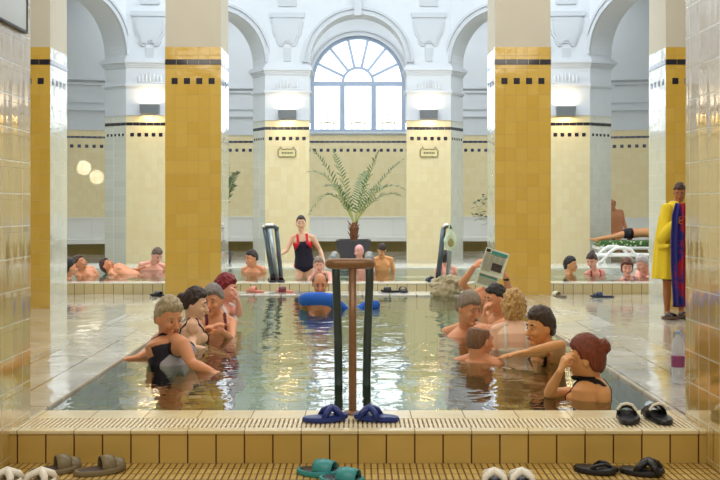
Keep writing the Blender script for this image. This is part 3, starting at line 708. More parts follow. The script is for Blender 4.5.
# ------------------------------------------------------------------ plants
m_leaf = mat('palm_leaf_green', (84,110,70), .45, noise_amt=.25, nscale=6); m_leafd = mat('dark_leaf_green', (58,84,52), .4, noise_amt=.3, nscale=8)
m_rach = mat('yellow_green_stem', (168,174,98), .5); m_trunk = mat('fibrous_palm_trunk', (120,76,48), .9, bump=1, bscale=40)
m_pot = mat('charcoal_planter', (60,60,66), .35, noise_amt=.1)
def frond(t, base, tip, sag, leaf_len, n=26, seed=0, name='frond', m=None):
    rnd = random.Random(seed); base = Vector(base); tip = Vector(tip)
    mid = (base+tip)/2 + Vector((0,0,sag)); pts = [base*(1-u)**2 + mid*2*u*(1-u) + tip*u*u for u in [i/16 for i in range(17)]]
    mb = MB(); mb.mi = 1; mb.tube(pts, [.013*(1-.8*i/16) for i in range(17)], 6); mb.mi = 0
    side0 = Vector((0,1,0)).cross(tip-base).normalized() if abs((tip-base).normalized().y) < .9 else Vector((1,0,0))
    for i in range(n):
        u = .16 + .84*i/(n-1); p = base*(1-u)**2 + mid*2*u*(1-u) + tip*u*u
        d = ((mid-base)*(1-u) + (tip-mid)*u).normalized()
        up = Vector((0,0,1)); sd = d.cross(up); sd = sd.normalized() if sd.length > .05 else side0
        nn = sd.cross(d).normalized()
        L = leaf_len*(.55 + .45*math.sin(PI*min(1,u*1.05)))*(1 if u < .9 else .7)
        for s in (-1, 1):
            v = (d*.52 + sd*s*.78 + nn*(.22 + rnd.uniform(-.2,.2))).normalized(); q1 = p + v*L*.5 + Vector((0,0,-.01)); q2 = p + v*L + Vector((0,0,-.16*L))
            wv = d*.014
            a = mb.verts([p - wv, p + wv, q1 + wv*1.2, q1 - wv*1.2, q2])
            mb.face([a[0],a[1],a[2],a[3]]); mb.face([a[3],a[2],a[4]])
    return obj(name, mb, [m or m_leaf, m_rach], t, flip=False)
PY = 21.3
pc = W(353.5, 0, PY); pc.z = 0; PC = pc
t = thing('potted_palm', 'large feathery palm in a square charcoal planter below the window', 'palm', PC, world=True)
mb = MB(); Mx = Matrix.Translation(PC)
mb.loft([[PC+Vector(p) for p in ((-.33,-.33,0),(.33,-.33,0),(.33,.33,0),(-.33,.33,0))], [PC+Vector(p) for p in ((-.37,-.37,.55),(.37,-.37,.55),(.37,.37,.55),(-.37,.37,.55))], [PC+Vector(p) for p in ((-.38,-.38,.60),(.38,-.38,.60),(.38,.38,.60),(-.38,.38,.60))],
         [PC+Vector(p) for p in ((-.33,-.33,.60),(.33,-.33,.60),(.33,.33,.60),(-.33,.33,.60))], [PC+Vector(p) for p in ((-.32,-.32,.54),(.32,-.32,.54),(.32,.32,.54),(-.32,.32,.54))]])
obj('planter', mb, m_pot, t)
mb = MB(); mb.box(PC.x-.32, PC.x+.32, PC.y-.32, PC.y+.32, .53, .56); obj('soil', mb, mat('soil', (70,54,40), .95), t)
mb = MB(); mb.tube([PC+Vector((0,0,.54)), PC+Vector((.01,0,.7)), PC+Vector((.02,0,.86)), PC+Vector((.02,0,.98))], [.075,.085,.10,.05], 14)
for k in range(20):
    a = k*2.4; z = .62+.018*k; mb.cap(PC+Vector((.07*math.cos(a),.07*math.sin(a),z)), PC+Vector((.13*math.cos(a),.13*math.sin(a),z+.09)), .018, .006, 6)
obj('trunk', mb, m_trunk, t)
B = PC + Vector((.02, 0, .92))
tips = [((311,148),.35,-.3),((333,151),.25,.3),((379,152),.25,-.2),((403,160),.35,.2),((405,190),.75,-.3),((400,196),.55,.5),((309,172),.7,.3),((310,213),1.05,-.4),((366,172),.3,.7),((326,186),.6,.6),((388,186),.5,.7)]
for i, ((px, py), sag, dy) in enumerate(tips):
    q = W(px, py, PY + dy); frond(t, B, q, sag, .25, n=21, seed=i)
# low leafy plant in a dish beside the planter stem and the two plants half hidden by the columns
def leafy(name, label, cat, c, h, px_tips, potr=.22, seed=3):
    rnd = random.Random(seed); c = Vector(c); t = thing(name, label, cat, c, world=True)
    mb = MB(); mb.lathe([(potr*.7,0),(potr,.34),(potr*1.08,.38),(potr*.95,.38),(potr*.9,.33)], c, 24); obj('pot', mb, m_pot, t, smooth=False)
    mb = MB(); mb.mi = 1; mb.tube([c+Vector((0,0,.33)), c+Vector((.02,0,h*.5)), c+Vector((-.02,0,h))], [.02,.015,.008], 8)
    for (dx, dy, z) in px_tips:
        q = c + Vector((dx,dy,z)); mb.tube([c+Vector((0,0,z*.75)), (c+q)/2+Vector((0,0,z*.45)), q], [.008,.006,.004], 5)
    mb.mi = 0
    for (dx, dy, z) in px_tips:
        for k in range(7):
            p = c + Vector((dx,dy,z))*1 + Vector((rnd.uniform(-.09,.09), rnd.uniform(-.09,.09), rnd.uniform(-.16,.1)))
            a = rnd.uniform(0, 2*PI); d = Vector((math.cos(a), math.sin(a), rnd.uniform(-.5,.4))).normalized(); s_ = d.cross(Vector((0,0,1))).normalized()*.035; L = rnd.uniform(.09,.15)
            v = mb.verts([p, p+d*L*.4+s_, p+d*L, p+d*L*.4-s_]); mb.face(v)
    obj('foliage', mb, [m_leafd, m_rach], t, flip=False)
c = W(494,0,20.4); leafy('potted_plant', 'dark leafy pot plant half hidden by the right wide column', 'plant', (c.x, 20.4, 0), 1.5, [(-.30,0,1.5),(-.25,.05,1.38),(-.33,-.05,1.22),(-.2,0,1.55),(-.36,.1,1.12),(-.38,.0,1.32),(-.15,-.1,1.0),(-.28,0,1.42),(-.3,.05,1.15),(-.22,.1,1.25)])
c = W(222,0,20.4); t = thing('potted_palm', 'slender palm whose frond tips show right of the left wide column', 'palm', (c.x,20.4,0), world=True); c = Vector((c.x,20.4,0))
mb = MB(); mb.lathe([(.16,0),(.22,.34),(.24,.38),(.2,.38),(.19,.33)], c, 24); obj('pot', mb, m_pot, t)
mb = MB(); mb.tube([c+Vector((0,0,.33)), c+Vector((0,0,.7)), c+Vector((0,0,1.1))], [.05,.05,.03], 10); obj('trunk', mb, m_trunk, t)
for i, (px, py) in enumerate(((238,172),(236,186),(232,178),(214,170),(206,185),(224,160))):
    frond(t, c+Vector((0,0,1.05)), W(px, py, 20.4+(i%3-1)*.3), .35, .22, n=18, seed=40+i, m=m_leafd)

# ------------------------------------------------------------------ loungers, right rear
m_plastic = mat('white_moulded_plastic', (236,238,234), .35); m_cush = mat('green_white_patterned_cushion', (118,148,92), .9)
nt = m_cush.node_tree; b = nt.nodes['Principled BSDF']; v = nt.nodes.new('ShaderNodeTexVoronoi'); v.inputs['Scale'].default_value = 14; tc = nt.nodes.new('ShaderNodeTexCoord'); nt.links.new(tc.outputs['Object'], v.inputs['Vector'])
rp = nt.nodes.new('ShaderNodeValToRGB'); rp.color_ramp.interpolation = 'CONSTANT'; rp.color_ramp.elements[0].color = srgb((206,214,176)); rp.color_ramp.elements[1].color = srgb((70,110,56)); rp.color_ramp.elements[1].position = .32
nt.links.new(v.outputs['Distance'], rp.inputs[0]); nt.links.new(rp.outputs[0], b.inputs['Base Color'])
LZ = .58; LY = 22.0
lc = W(640, 0, LY); t = thing('sun_lounger', 'sun lounger with a green patterned cushion under the sunbathing woman', 'sun lounger', (lc.x, LY, 0), group='sun loungers behind the far pool')
mb = MB(); mb.box(-1.0,1.0,-.32,.32,LZ-.22,LZ-.16); mb.tube([(-1.0,-.34,LZ-.18),(1.0,-.34,LZ-.18)], .03, 8); mb.tube([(-1.0,.34,LZ-.18),(1.0,.34,LZ-.18)], .03, 8); obj('frame', mb, m_plastic, t)
for x in (-.85,.85):
    for y in (-.3,.3): mb = MB(); mb.tube([(x,y,LZ-.18),(x*1.04,y,0)], .025, 8); obj('leg', mb, m_plastic, t)
mb = MB(); mb.box(-.98,.98,-.31,.31,LZ-.16,LZ-.02); obj('cushion', mb, m_cush, t, bevel=.04)
def chair_lounger(label, px, Y, s=1):
    c = W(px, 0, Y); t = thing('plastic_armchair_lounger', label, 'sun lounger', (c.x, Y, 0), group='sun loungers behind the far pool')
    mb = MB()
    for k in range(9): mb.box(-.55+k*.13, -.45+k*.13, -.27, .27, .30, .33)
    obj('seat', mb, m_plastic, t, bevel=.01)
    for y in (-.32,.32):
        mb = MB(); mb.tube([(-.72,y,.12),(-.6,y,.18),(-.42,y,.38),(-.3,y,.46),(-.12,y,.47),(.02,y,.42),(.1,y,.32),(.2,y,.2),(.3,y,.12)], [.03,.032,.035,.037,.037,.035,.035,.032,.03], 10); obj('armrest', mb, m_plastic, t, smooth=True)
        mb = MB(); mb.tube([(-.75,y,.30),(.7,y,.30)], .028, 8); obj('side_frame', mb, m_plastic, t, smooth=True)
        for x in (-.7,.65): mb = MB(); mb.tube([(x,y,.30),(x*1.05,y,0)], .026, 8); obj('leg', mb, m_plastic, t, smooth=True)
    mb = MB()
    for k in range(6): z = .36+k*.06; mb.box(.55+k*.05, .58+k*.05, -.27, .27, z, z+.045)
    obj('backrest', mb, m_plastic, t)
chair_lounger('empty white plastic lounger with curved armrests behind the right bathers', 626, 20.6)
chair_lounger('empty white plastic lounger partly hidden by the far right column', 702, 20.6)

# ------------------------------------------------------------------ people
def skinmat(name, c): return mat(name, c, .5, spec=.35, noise_amt=.06, nscale=9)
SK = {'tan': skinmat('tanned_skin', (220,160,112)), 'red': skinmat('ruddy_skin', (220,152,112)), 'pale': skinmat('pale_skin', (232,188,158)), 'pink': skinmat('pink_skin', (232,168,148)), 'brown': skinmat('brown_skin', (178,116,74)), 'gold': skinmat('golden_skin', (222,160,104))}
LIP = mat('lips', (168,84,74), .5); EYEW = mat('eye_white', (196,176,160), .3); IRIS = mat('dark_iris', (52,38,30), .3)
_hm = {}
def hairmat(c, amt=.35, sc=30):
    k = (c, amt)
    if k not in _hm:
        m_ = _hm[k] = mat('hair', c, .5, spec=.5, noise_amt=min(.8, amt+.35) if amt > .1 else amt, nscale=sc, bump=1, bscale=42)
        nt_ = m_.node_tree; mp_ = nt_.nodes.new('ShaderNodeMapping'); mp_.inputs['Scale'].default_value = (2.4, 2.4, .5)
        tc_ = [n for n in nt_.nodes if n.type == 'TEX_COORD'][0]; nt_.links.new(tc_.outputs['Object'], mp_.inputs[0])
        for n in nt_.nodes:
            if n.type == 'TEX_NOISE': nt_.links.new(mp_.outputs[0], n.inputs['Vector'])
    return _hm[k]
GL = 'bathers on the left side of the near pool'; GR = 'bathers on the right side of the near pool'; GF = 'bathers in the far pool'
SUIT = {}
def suitmat(c, rough=.6):
    if c not in SUIT: SUIT[c] = mat('swimsuit_cloth', c, rough, spec=.3)
    return SUIT[c]
def remesh(mb, voxel, smooth_it=4, name='tmp'):
    bm = mb.bm; bmesh.ops.recalc_face_normals(bm, faces=bm.faces)
    me = bpy.data.meshes.new(name); bm.to_mesh(me); bm.free(); o = bpy.data.objects.new(name, me); COL.objects.link(o)
    m = o.modifiers.new('r', 'REMESH'); m.mode = 'VOXEL'; m.voxel_size = voxel; m.adaptivity = 0
    s = o.modifiers.new('s', 'SMOOTH'); s.factor = .5; s.iterations = smooth_it
    dg = bpy.context.evaluated_depsgraph_get(); out = bpy.data.meshes.new_from_object(o.evaluated_get(dg))
    bpy.data.objects.remove(o); bpy.data.meshes.remove(me)
    for p in out.polygons: p.use_smooth = True
    out.name = name; out.materials.clear(); return out

def add_head(mb, H, s, masc=.5):
    """H: matrix of the head (face towards local -Y, up Z), s scale"""
    def T(p): return H @ (Vector(p)*s)
    R3 = H.to_3x3()
    def skull(d, q):
        z = d.z
        if z < 0:
            q.x *= 1 - .30*(-z)**1.6*(1.0-.25*masc)
            if d.y > 0: q.y *= 1 - .42*(-z)
        if d.y < 0: q.y *= .93
        return R3 @ (q*s)
    mb.ell(T((0,0,0)), (.074,.095,.116), nu=32, nv=22, fn=skull)
    mb.cap(T((0,-.085,.012)), T((0,-.108,-.030)), .0075*s, .0125*s, 10)          # nose
    mb.cap(T((-.012,-.097,-.034)), T((.012,-.097,-.034)), .008*s, .008*s, 8)
    mb.cap(T((-.042,-.072,.026)), T((.042,-.072,.026)), .012*s, .012*s, 8)         # brow
    for k in (-1, 1):
        mb.ell(T((k*.036,-.062,-.026)), (.026*s,.026*s,.024*s), nu=14, nv=10)      # cheek
        mb.ell(T((k*.078,.010,-.006)), (.010*s,.018*s,.031*s), M=R3, nu=12, nv=10) # ear
    mb.ell(T((0,-.080,-.060)), (.026*s,.016*s,.014*s), M=R3, nu=14, nv=8)
    mb.ell(T((0,-.070,-.096)), ((.022+.008*masc)*s,.022*s,.018*s), M=R3, nu=14, nv=8)

def sstep(a, b, x):
    t = max(0, min(1, (x-a)/(b-a))); return t*t*(3-2*t)
def add_hair(mb, H, s, st):
    R3 = H.to_3x3(); zf, zs, zb = st.get('front', .42), st.get('side', .0), st.get('back', -.55); vol = st.get('vol', .16); cur = st.get('curl', .03); fr = st.get('freq', 5); bald = st.get('bald', 0)
    off = Vector((st.get('seed', 1)*3.7, 1.1, .4))
    def fn(d, q):
        y = d.y
        thr = zf if y < -.62 else (zf + (zs-zf)*sstep(-.62, -.05, y) if y < -.05 else zs + (zb-zs)*sstep(-.05, .55, y))
        h = d.z - thr + .13*noise.noise(d*6.5 + off) + .05*noise.noise(d*15 + off); m = sstep(-.05, .09, h)
        if bald: m *= 1 - sstep(bald-.12, bald+.1, d.z + .12*min(0, -y))
        nn = noise.noise(d*fr + off) * cur + abs(noise.noise(d*fr*2.3 + off)) * cur * .8
        k = .86 + (.17 + vol*(.55+.45*max(0, d.z)) + nn) * m
        az = math.atan2(d.y, d.x) if abs(d.z) < .98 else 0
        nn += (.05*abs(math.sin(az*11 + 5*noise.noise(d*2.5+off))) - .01) * (1-abs(d.z))
        if st.get('long') and d.y > -.25 and d.z < -.1: q = Vector((q.x*1.1, q.y, q.z*st['long']))
        return R3 @ (q*k*s)
    mb.ell(H @ (Vector((0,.006,.012))*s), (.0765,.098,.117), nu=56, nv=40, fn=fn)
    if 'bun' in st:
        bx, by, bz, br = st['bun']
        mb.ell(H @ (Vector((bx,by,bz))*s), (br*s,)*3, nu=28, nv=20, fn=lambda d, q: q*(1+.25*noise.noise(d*4+off)))

def add_hand(mb, w, d, pn, s=1, curl=.5, side=1, spread=.12):
    """hand from wrist w along d; pn = the way the palm faces; side = +1/-1 where the thumb sits"""
    w = Vector(w); d = Vector(d).normalized(); pn = Vector(pn); pn = (pn - d*pn.dot(d)).normalized(); sd = d.cross(pn).normalized()*side
    for k, (off, L, lens) in enumerate(((.030,.085,(.040,.025,.02)),(.010,.088,(.045,.028,.022)),(-.010,.084,(.041,.026,.021)),(-.028,.076,(.032,.020,.018)))):
        kn = w + (d*L + sd*off)*s; mb.cap(w + sd*off*.55*s, kn, .014*s, .0115*s, 8)
        dd = (d + sd*off*spread*18).normalized(); p = kn; a = 0
        for j, l in enumerate(lens):
            a += curl*(.6 if j == 0 else .8); v = (dd*math.cos(a) + pn*math.sin(a)).normalized(); q = p + v*l*s
            mb.cap(p, q, (.0092-.0008*j)*s, (.0085-.0009*j)*s, 8); p = q
    b = w + (d*.025 + sd*.026 + pn*.006)*s; v = (d*.62 + sd*.72 + pn*.25).normalized(); k1 = b + v*.042*s
    v2 = (d*.85 + sd*(.35-.3*curl) + pn*(.2+.4*curl)).normalized(); k2 = k1 + v2*.032*s; k3 = k2 + (v2 + pn*curl*.4).normalized()*.024*s
    mb.cap(w + sd*.012*s, b, .014*s, .015*s, 8); mb.cap(b, k1, .014*s, .0115*s, 8); mb.cap(k1, k2, .0105*s, .0095*s, 8); mb.cap(k2, k3, .0095*s, .008*s, 8)

def yawv(a): a = math.radians(a); return Vector((math.sin(a), -math.cos(a), 0))
def person(label, head, yaw=0, pitch=0, roll=0, byaw=None, s=1.0, hs=1.1, skin='tan', hair=None, hairc=(60,44,36), masc=.5, girth=1.0, group=None,
           neck=None, pelvis=None, shw=None, shL=None, shR=None, armL=None, armR=None, legs='sit', suit=None, suitc=(30,30,40), suit2=None, voxel=.0075, pole=None, extra=None, brows=None, trunk=None):
    """head = world point of the head centre. L/R = image-left / image-right when the body faces the camera (-u / +u)."""
    head = Vector(head); byaw = yaw if byaw is None else byaw
    fw = yawv(byaw); ri = Vector((-fw.y, fw.x, 0))        # ri = image right when facing the camera ... body's own left
    a, p, r = math.radians(yaw), math.radians(pitch), math.radians(roll)
    H = Matrix.Translation(head) @ Matrix.Rotation(a, 4, 'Z') @ Matrix.Rotation(r, 4, 'Y') @ Matrix.Rotation(p, 4, 'X')   # +pitch looks down
    hsz = hs
    nk = Vector(neck) if neck is not None else head - fw*.035*s + Vector((0,0,-.185*s - .06*(hs-1)))
    nk = nk + (head - nk)*(.19 if legs != 'stand' else .06)
    pv = Vector(pelvis) if pelvis is not None else nk + Vector((0,0,-.50*s)) - fw*.03
    up = (nk - pv).normalized(); hw = (shw or (.158 + .02*masc))*s
    if trunk is not None: fw = Vector(trunk).normalized(); ri = Vector((-fw.y, fw.x, 0)).normalized()
    fwd = (fw - up*fw.dot(up)).normalized(); rt = fwd.cross(up).normalized()
    if rt.dot(ri) < 0: rt = -rt
    sL = Vector(shL) if shL is not None else nk - rt*hw - up*.045*s
    sR = Vector(shR) if shR is not None else nk + rt*hw - up*.045*s
    base = Vector((pv.x, pv.y, 0)) if legs == 'stand' else Vector((pv.x, pv.y, pv.z))
    mb = MB()
    # trunk
    g = girth; L = (nk-pv).length; prof = ((-.13,.07,.06),(-.06,.145,.10),(.06,.168*(1.08-.12*masc),.118),(.2,.16,.112),(.36,.138+.01*masc,.100),(.52,.140+.012*masc,.104),(.70,.156+.012*masc,.118),(.84,.160+.014*masc,.112),(.93,.125,.085),(1.0,.065,.06))
    rings = []
    for t, w_, d_ in prof:
        c = pv + (nk-pv)*t; w_ *= s*g; d_ *= s*g
        rings.append([c + rt*w_*math.copysign(abs(math.cos(x))**.85, math.cos(x)) + fwd*d_*math.sin(x) for x in [2*PI*k/28 for k in range(28)]])
    mb.loft(rings)
    if masc < .5:
        for k in (-1, 1): mb.ell(pv + (nk-pv)*.70 + rt*k*.072*s + fwd*.085*s*g, (.058*s,.05*s,.055*s), nu=16, nv=12)
    else:
        for k in (-1, 1): mb.ell(pv + (nk-pv)*.76 + rt*k*.07*s + fwd*.075*s*g, (.07*s,.04*s,.05*s), nu=16, nv=12)
    for sh in (sL, sR): mb.cap(nk + up*.012*s, sh, .048*s, .052*s, 12)
    for sh in (sL, sR): mb.cap(pv + (nk-pv)*.78, sh - up*.02, .075*s, .052*s, 12)
    mb.cap(nk - up*.03*s, head + H.to_3x3() @ Vector((0,.022,-.06))*hs, (.056+.008*masc)*s, (.050+.008*masc)*hs, 14)
    add_head(mb, H, hs, masc)
    segs = []
    def arm(sh, spec, sg):
        if spec is None: spec = dict(e=sh - up*.26*s + rt*sg*.05 - fwd*.02, w=sh - up*.40*s + fwd*.14*s + rt*sg*.02)
        e, w = Vector(spec['e']), Vector(spec['w']); k = s*(.93+.14*masc)
        mb.cap(sh, sh+(e-sh)*.45, .052*k, .047*k, 12); mb.cap(sh+(e-sh)*.4, e, .047*k, .037*k, 12); mb.cap(e, e+(w-e)*.35, .038*k, .040*k, 12); mb.cap(e+(w-e)*.3, w, .040*k, .026*k, 12)
        segs.append((sh, e, .055*k)); segs.append((e, w, .045*k))
        hd = Vector(spec['h']) if 'h' in spec else (w-e).normalized()
        pn = Vector(spec.get('p', (0,0,-1)))
        if abs(hd.normalized().dot(pn.normalized())) > .95: pn = fwd
        add_hand(mb, w, hd, pn, s*1.03, spec.get('c', .35), spec.get('t', sg))
    arm(sL, armL, -1); arm(sR, armR, 1)
    lg = []
    if legs == 'sit':
        for k in (-1, 1):
            h_ = pv + rt*k*.085*s; kn = h_ + fwd*.20*s - Vector((0,0,.30*s)); an = kn - fwd*.30*s - Vector((0,0,.10*s)); tt = an - fwd*.12*s - Vector((0,0,.06)); lg.append((h_, kn, an, tt))
    elif legs == 'chair':
        for k in (-1, 1):
            h_ = pv + rt*k*.085*s; kn = h_ + fwd*.40*s + rt*k*.05 + Vector((0,0,.0)); an = kn - Vector((0,0,.34*s)) - fwd*.03; tt = an + fwd*.16*s - Vector((0,0,.03)); lg.append((h_, kn, an, tt))
    elif legs is not None and legs != 'none':
        for (h_, kn, an, tt) in (legs if legs != 'stand' else pole): lg.append(tuple(Vector(v) for v in (h_, kn, an, tt)))
    for h_, kn, an, tt in lg:
        mb.cap(h_, h_+(kn-h_)*.5, .088*s*g, .072*s*g, 14); mb.cap(h_+(kn-h_)*.45, kn, .074*s*g, .052*s, 14); mb.cap(kn, kn+(an-kn)*.35, .052*s, .054*s, 12); mb.cap(kn+(an-kn)*.3, an, .054*s, .034*s, 12)
        f_ = (tt-an).normalized(); mb.cap(an - f_*.03*s - Vector((0,0,.03*s)), tt, .034*s, .024*s, 10)
        sd_ = Vector((-f_.y, f_.x, 0)).normalized() if Vector((f_.x, f_.y, 0)).length > .1 else Vector((1,0,0))
        for j in range(5): q = tt + sd_*(j-2)*.016*s; mb.cap(q, q + f_*(.035-.004*abs(j-1))*s - Vector((0,0,.004)), .012*s, .009*s, 6)
    if group is None: group = GF if head.y > 13.5 else (GL if head.x < -.6 else GR if head.x > .6 else None)
    if 'lounger' in label or 'standing' in label or 'sunb' in label: group = None
    me = remesh(mb, voxel, 3, 'person')
    o = obj_me('person', me, SK[skin], smooth=True, loc=base); tag(o, label, 'person', group); o['_w'] = tuple(base)
    # ---- clothing: faces of the body itself, lifted off the skin
    if suit:
        zones = suit if isinstance(suit, list) else [(suit, suitc)]
        for zone, colr in zones:
            bm = bmesh.new(); bm.from_mesh(me); Lk = (nk-pv).length; kill = []
            for f in bm.faces:
                c = f.calc_center_median() + base; v = c - pv; t = v.dot(up)/Lk; u = v.dot(rt)/s; fr = v.dot(fwd)
                tt_ = max(-.13, min(.86, t)); 
                for i_ in range(len(prof)-1):
                    if prof[i_][0] <= tt_ <= prof[i_+1][0]:
                        k_ = (tt_-prof[i_][0])/(prof[i_+1][0]-prof[i_][0]); pw = prof[i_][1]+(prof[i_+1][1]-prof[i_][1])*k_; pd = prof[i_][2]+(prof[i_+1][2]-prof[i_][2])*k_; break
                ins = t < -.05 or (u/(max(pw,.14)*g))**2 + (fr/s/(max(pd,.1)*g))**2 < 1.75
                for (A, B, rr) in segs:
                    ab = B-A; q = max(0, min(1, (c-A).dot(ab)/ab.length_squared)); 
                    if (c-(A+ab*q)).length < rr*1.12 and abs(u) > .125: ins = False
                if zone == 'one':
                    top = (.78 if fr > 0 else .62); strap = abs(abs(u) - .075) < .02 and t < 1.02
                    ok = (t < top and abs(u) < .19) or (strap and t > .5)
                    low = t > -.10 + max(0, abs(u)-.03)*1.1 if fr > -.05 else t > -.12 + max(0, abs(u)-.06)*.6
                    ok = ok and low
                elif zone == 'mid':
                    ok = t < .80 and t > -.10 and fr > .0 and abs(u) < .155 - .10*sstep(.45,.8,t) and t > -.10 + max(0, abs(u)-.03)*1.1
                elif zone == 'two': ok = (.58 < t < .74 and abs(u) < .19) or (abs(abs(u)-.075) < .014 and .6 < t < 1.02) or (-.13 < t < .10)
                elif zone == 'strap': ok = (t < .60 and t > -.1) or (abs(abs(u)-.085) < .013 and t < 1.02)
                elif zone == 'cross': ok = (t < .42 and t > -.1) or (abs(abs(u)-.02-.09*max(0,(t-.4))/.6) < .013 and t < 1.03)
                elif zone == 'bikini': ok = -.14 < t < .14 and abs(u) < .2
                elif zone == 'trunks': ok = -.45 < t < .12
                if not (ok and ins): kill.append(f)
            bmesh.ops.delete(bm, geom=kill, context='FACES')
            loose = [v for v in bm.verts if not v.link_faces]; bmesh.ops.delete(bm, geom=loose, context='VERTS')
            if not bm.faces: bm.free(); continue
            bm.normal_update(); dd = .004 if zone != 'mid' else .008
            for v in bm.verts: v.co += v.normal*dd
            m2 = bpy.data.meshes.new('swimsuit'); bm.to_mesh(m2); bm.free()
            for p_ in m2.polygons: p_.use_smooth = True
            so = bpy.data.objects.new('swimsuit', m2); COL.objects.link(so); m2.materials.append(suitmat(colr)); so.parent = o
            sm = so.modifiers.new('thick', 'SOLIDIFY'); sm.thickness = .003; sm.offset = 0
    # ---- face
    def T(q): return H @ (Vector(q)*hs)
    R3 = H.to_3x3()
    for k in (-1, 1):
        mb = MB(); mb.ell(T((k*.030,-.0775,.006)), (.0125*hs,.009*hs,.0055*hs), M=R3, nu=12, nv=8); mb.mi = 1
        mb.ell(T((k*.030,-.0835,.006)), (.0070*hs,.0045*hs,.0054*hs), M=R3, nu=10, nv=8); obj('eye', mb, [EYEW, IRIS], o, smooth=True)
        mb = MB(); mb.tube([T((k*.014,-.087,.030)), T((k*.032,-.086,.035)), T((k*.048,-.074,.029))], [.004*hs,.005*hs,.003*hs], 6); obj('eyebrow', mb, hairmat(brows or hairc), o)
    mb = MB(); mb.ell(T((0,-.0945,-.060)), (.022*hs,.0055*hs,.0075*hs), M=R3, nu=14, nv=8); obj('lips', mb, LIP, o, smooth=True)
    if hair:
        mb = MB(); add_hair(mb, H, hs, hair); hm = remesh(mb, .0055*hs, 1, 'hair')
        h_ = obj_me('hair', hm, hairmat(hairc, hair.get('amt', .35)), o, smooth=True)
    return o, dict(H=H, nk=nk, pv=pv, sL=sL, sR=sR, rt=rt, up=up, fwd=fwd)

SHORT = dict(front=.48, side=.05, back=-.45, vol=.12, curl=.11)
def S(**k): d = dict(SHORT); d.update(k); return d


person('person with short grey blond hair, nearest on left, arm stretched along the pool edge', W(169,319,7.4), yaw=42, pitch=10, byaw=62, s=1.12, hs=1.18, skin='red', hair=S(vol=.2, curl=.12, seed=2, front=.5), hairc=(176,160,128), masc=.3, girth=1.12,
       neck=W(166,340,7.5), pelvis=W(176,392,7.35), shL=W(157,342,7.75), shR=W(183,345,7.2), armL=dict(e=W(149,353,7.85), w=W(139,357,7.6), h=(-1,-.2,-.1), p=(0,0,-1), c=.15, t=-1), armR=dict(e=W(192,364,7.1), w=W(212,372,7.0)),
       suit=[('one', (40,34,48)), ('mid', (176,172,186))], voxel=.0065)
person('person with a dark hair bun in profile, second on the left side', W(195,305,8.5), yaw=85, pitch=8, byaw=100, s=1.0, hs=1.12, skin='pale', hair=S(back=-.5, front=.5, side=-.1, vol=.14, bun=(0,.118,.045,.034)), hairc=(52,34,30), masc=.0,
       neck=W(192,323,8.55), pelvis=W(190,378,8.5), suit='cross', suitc=(60,28,34), voxel=.0065, armL=dict(e=W(196,345,8.8), w=W(215,350,8.9)), armR=dict(e=W(192,348,8.2), w=W(212,352,8.2)))
person('person with grey hair and dark red swimsuit, hands clasped, third on the left side', W(213,301,9.1), yaw=-12, pitch=6, byaw=10, s=1.0, hs=1.14, skin='red', hair=S(vol=.17, curl=.07, seed=5), hairc=(132,124,122), masc=.2, girth=1.1,
       neck=W(216,318,9.2), pelvis=W(219,372,9.2), suit='strap', suitc=(96,22,34), shL=W(199,324,9.2), shR=W(232,323,9.2),
       armL=dict(e=W(200,338,8.9), w=W(209,330,8.65), h=(.5,-.1,.35), p=(1,0,0), c=.6), armR=dict(e=W(232,340,8.9), w=W(222,331,8.65), h=(-.6,-.1,.3), p=(-1,0,0), c=.6))
person('person with short crimson hair in profile, hand raised to the chin', W(226,290,10.0), yaw=82, pitch=4, byaw=70, s=1.0, hs=1.16, skin='pink', hair=S(back=-.7, vol=.20, side=-.05, front=.45), hairc=(128,20,34), masc=.1,
       neck=W(221,307,10.0), pelvis=W(219,356,10), suit='one', suitc=(226,218,214), armL=dict(e=W(222,320,10.3), w=W(240,322,10.3)), armR=dict(e=W(239,314,9.8), w=W(238,301,9.75), h=(-.2,0,1), p=(-1,0,0), c=.7))
# --- centre
person('balding person leaning on a blue foam noodle in the middle of the near pool', W(320,284,11.6), yaw=4, pitch=16, s=1.05, hs=1.12, skin='red', hair=S(bald=.5, vol=.06, back=-.35, side=-.05, front=1.4), hairc=(92,80,70), masc=1, girth=1.15,
       neck=W(321,299,11.8), pelvis=W(322,340,12.0), armL=dict(e=W(303,305,11.5), w=W(309,300,11.2), h=(1,0,0), p=(0,0,-1)), armR=dict(e=W(340,306,11.5), w=W(336,301,11.2), h=(-1,0,0), p=(0,0,-1)))
person('small fair haired person leaning on the far pool edge behind the blue noodle bather', W(318.5,265,15.6), yaw=10, pitch=12, s=.95, hs=1.0, skin='pink', hair=S(vol=.16, back=-.6, curl=.06), hairc=(150,132,118), masc=.1, girth=1.1,
       neck=W(320,276,15.7), pelvis=W(324,305,15.9), armL=dict(e=W(309,283,15.4), w=W(314,275,15.3), h=(.3,0,1), p=(1,0,0)), armR=dict(e=W(331,283,15.4), w=W(334,281,15.3), h=(0,-1,0)), suit='one', suitc=(150,120,120))
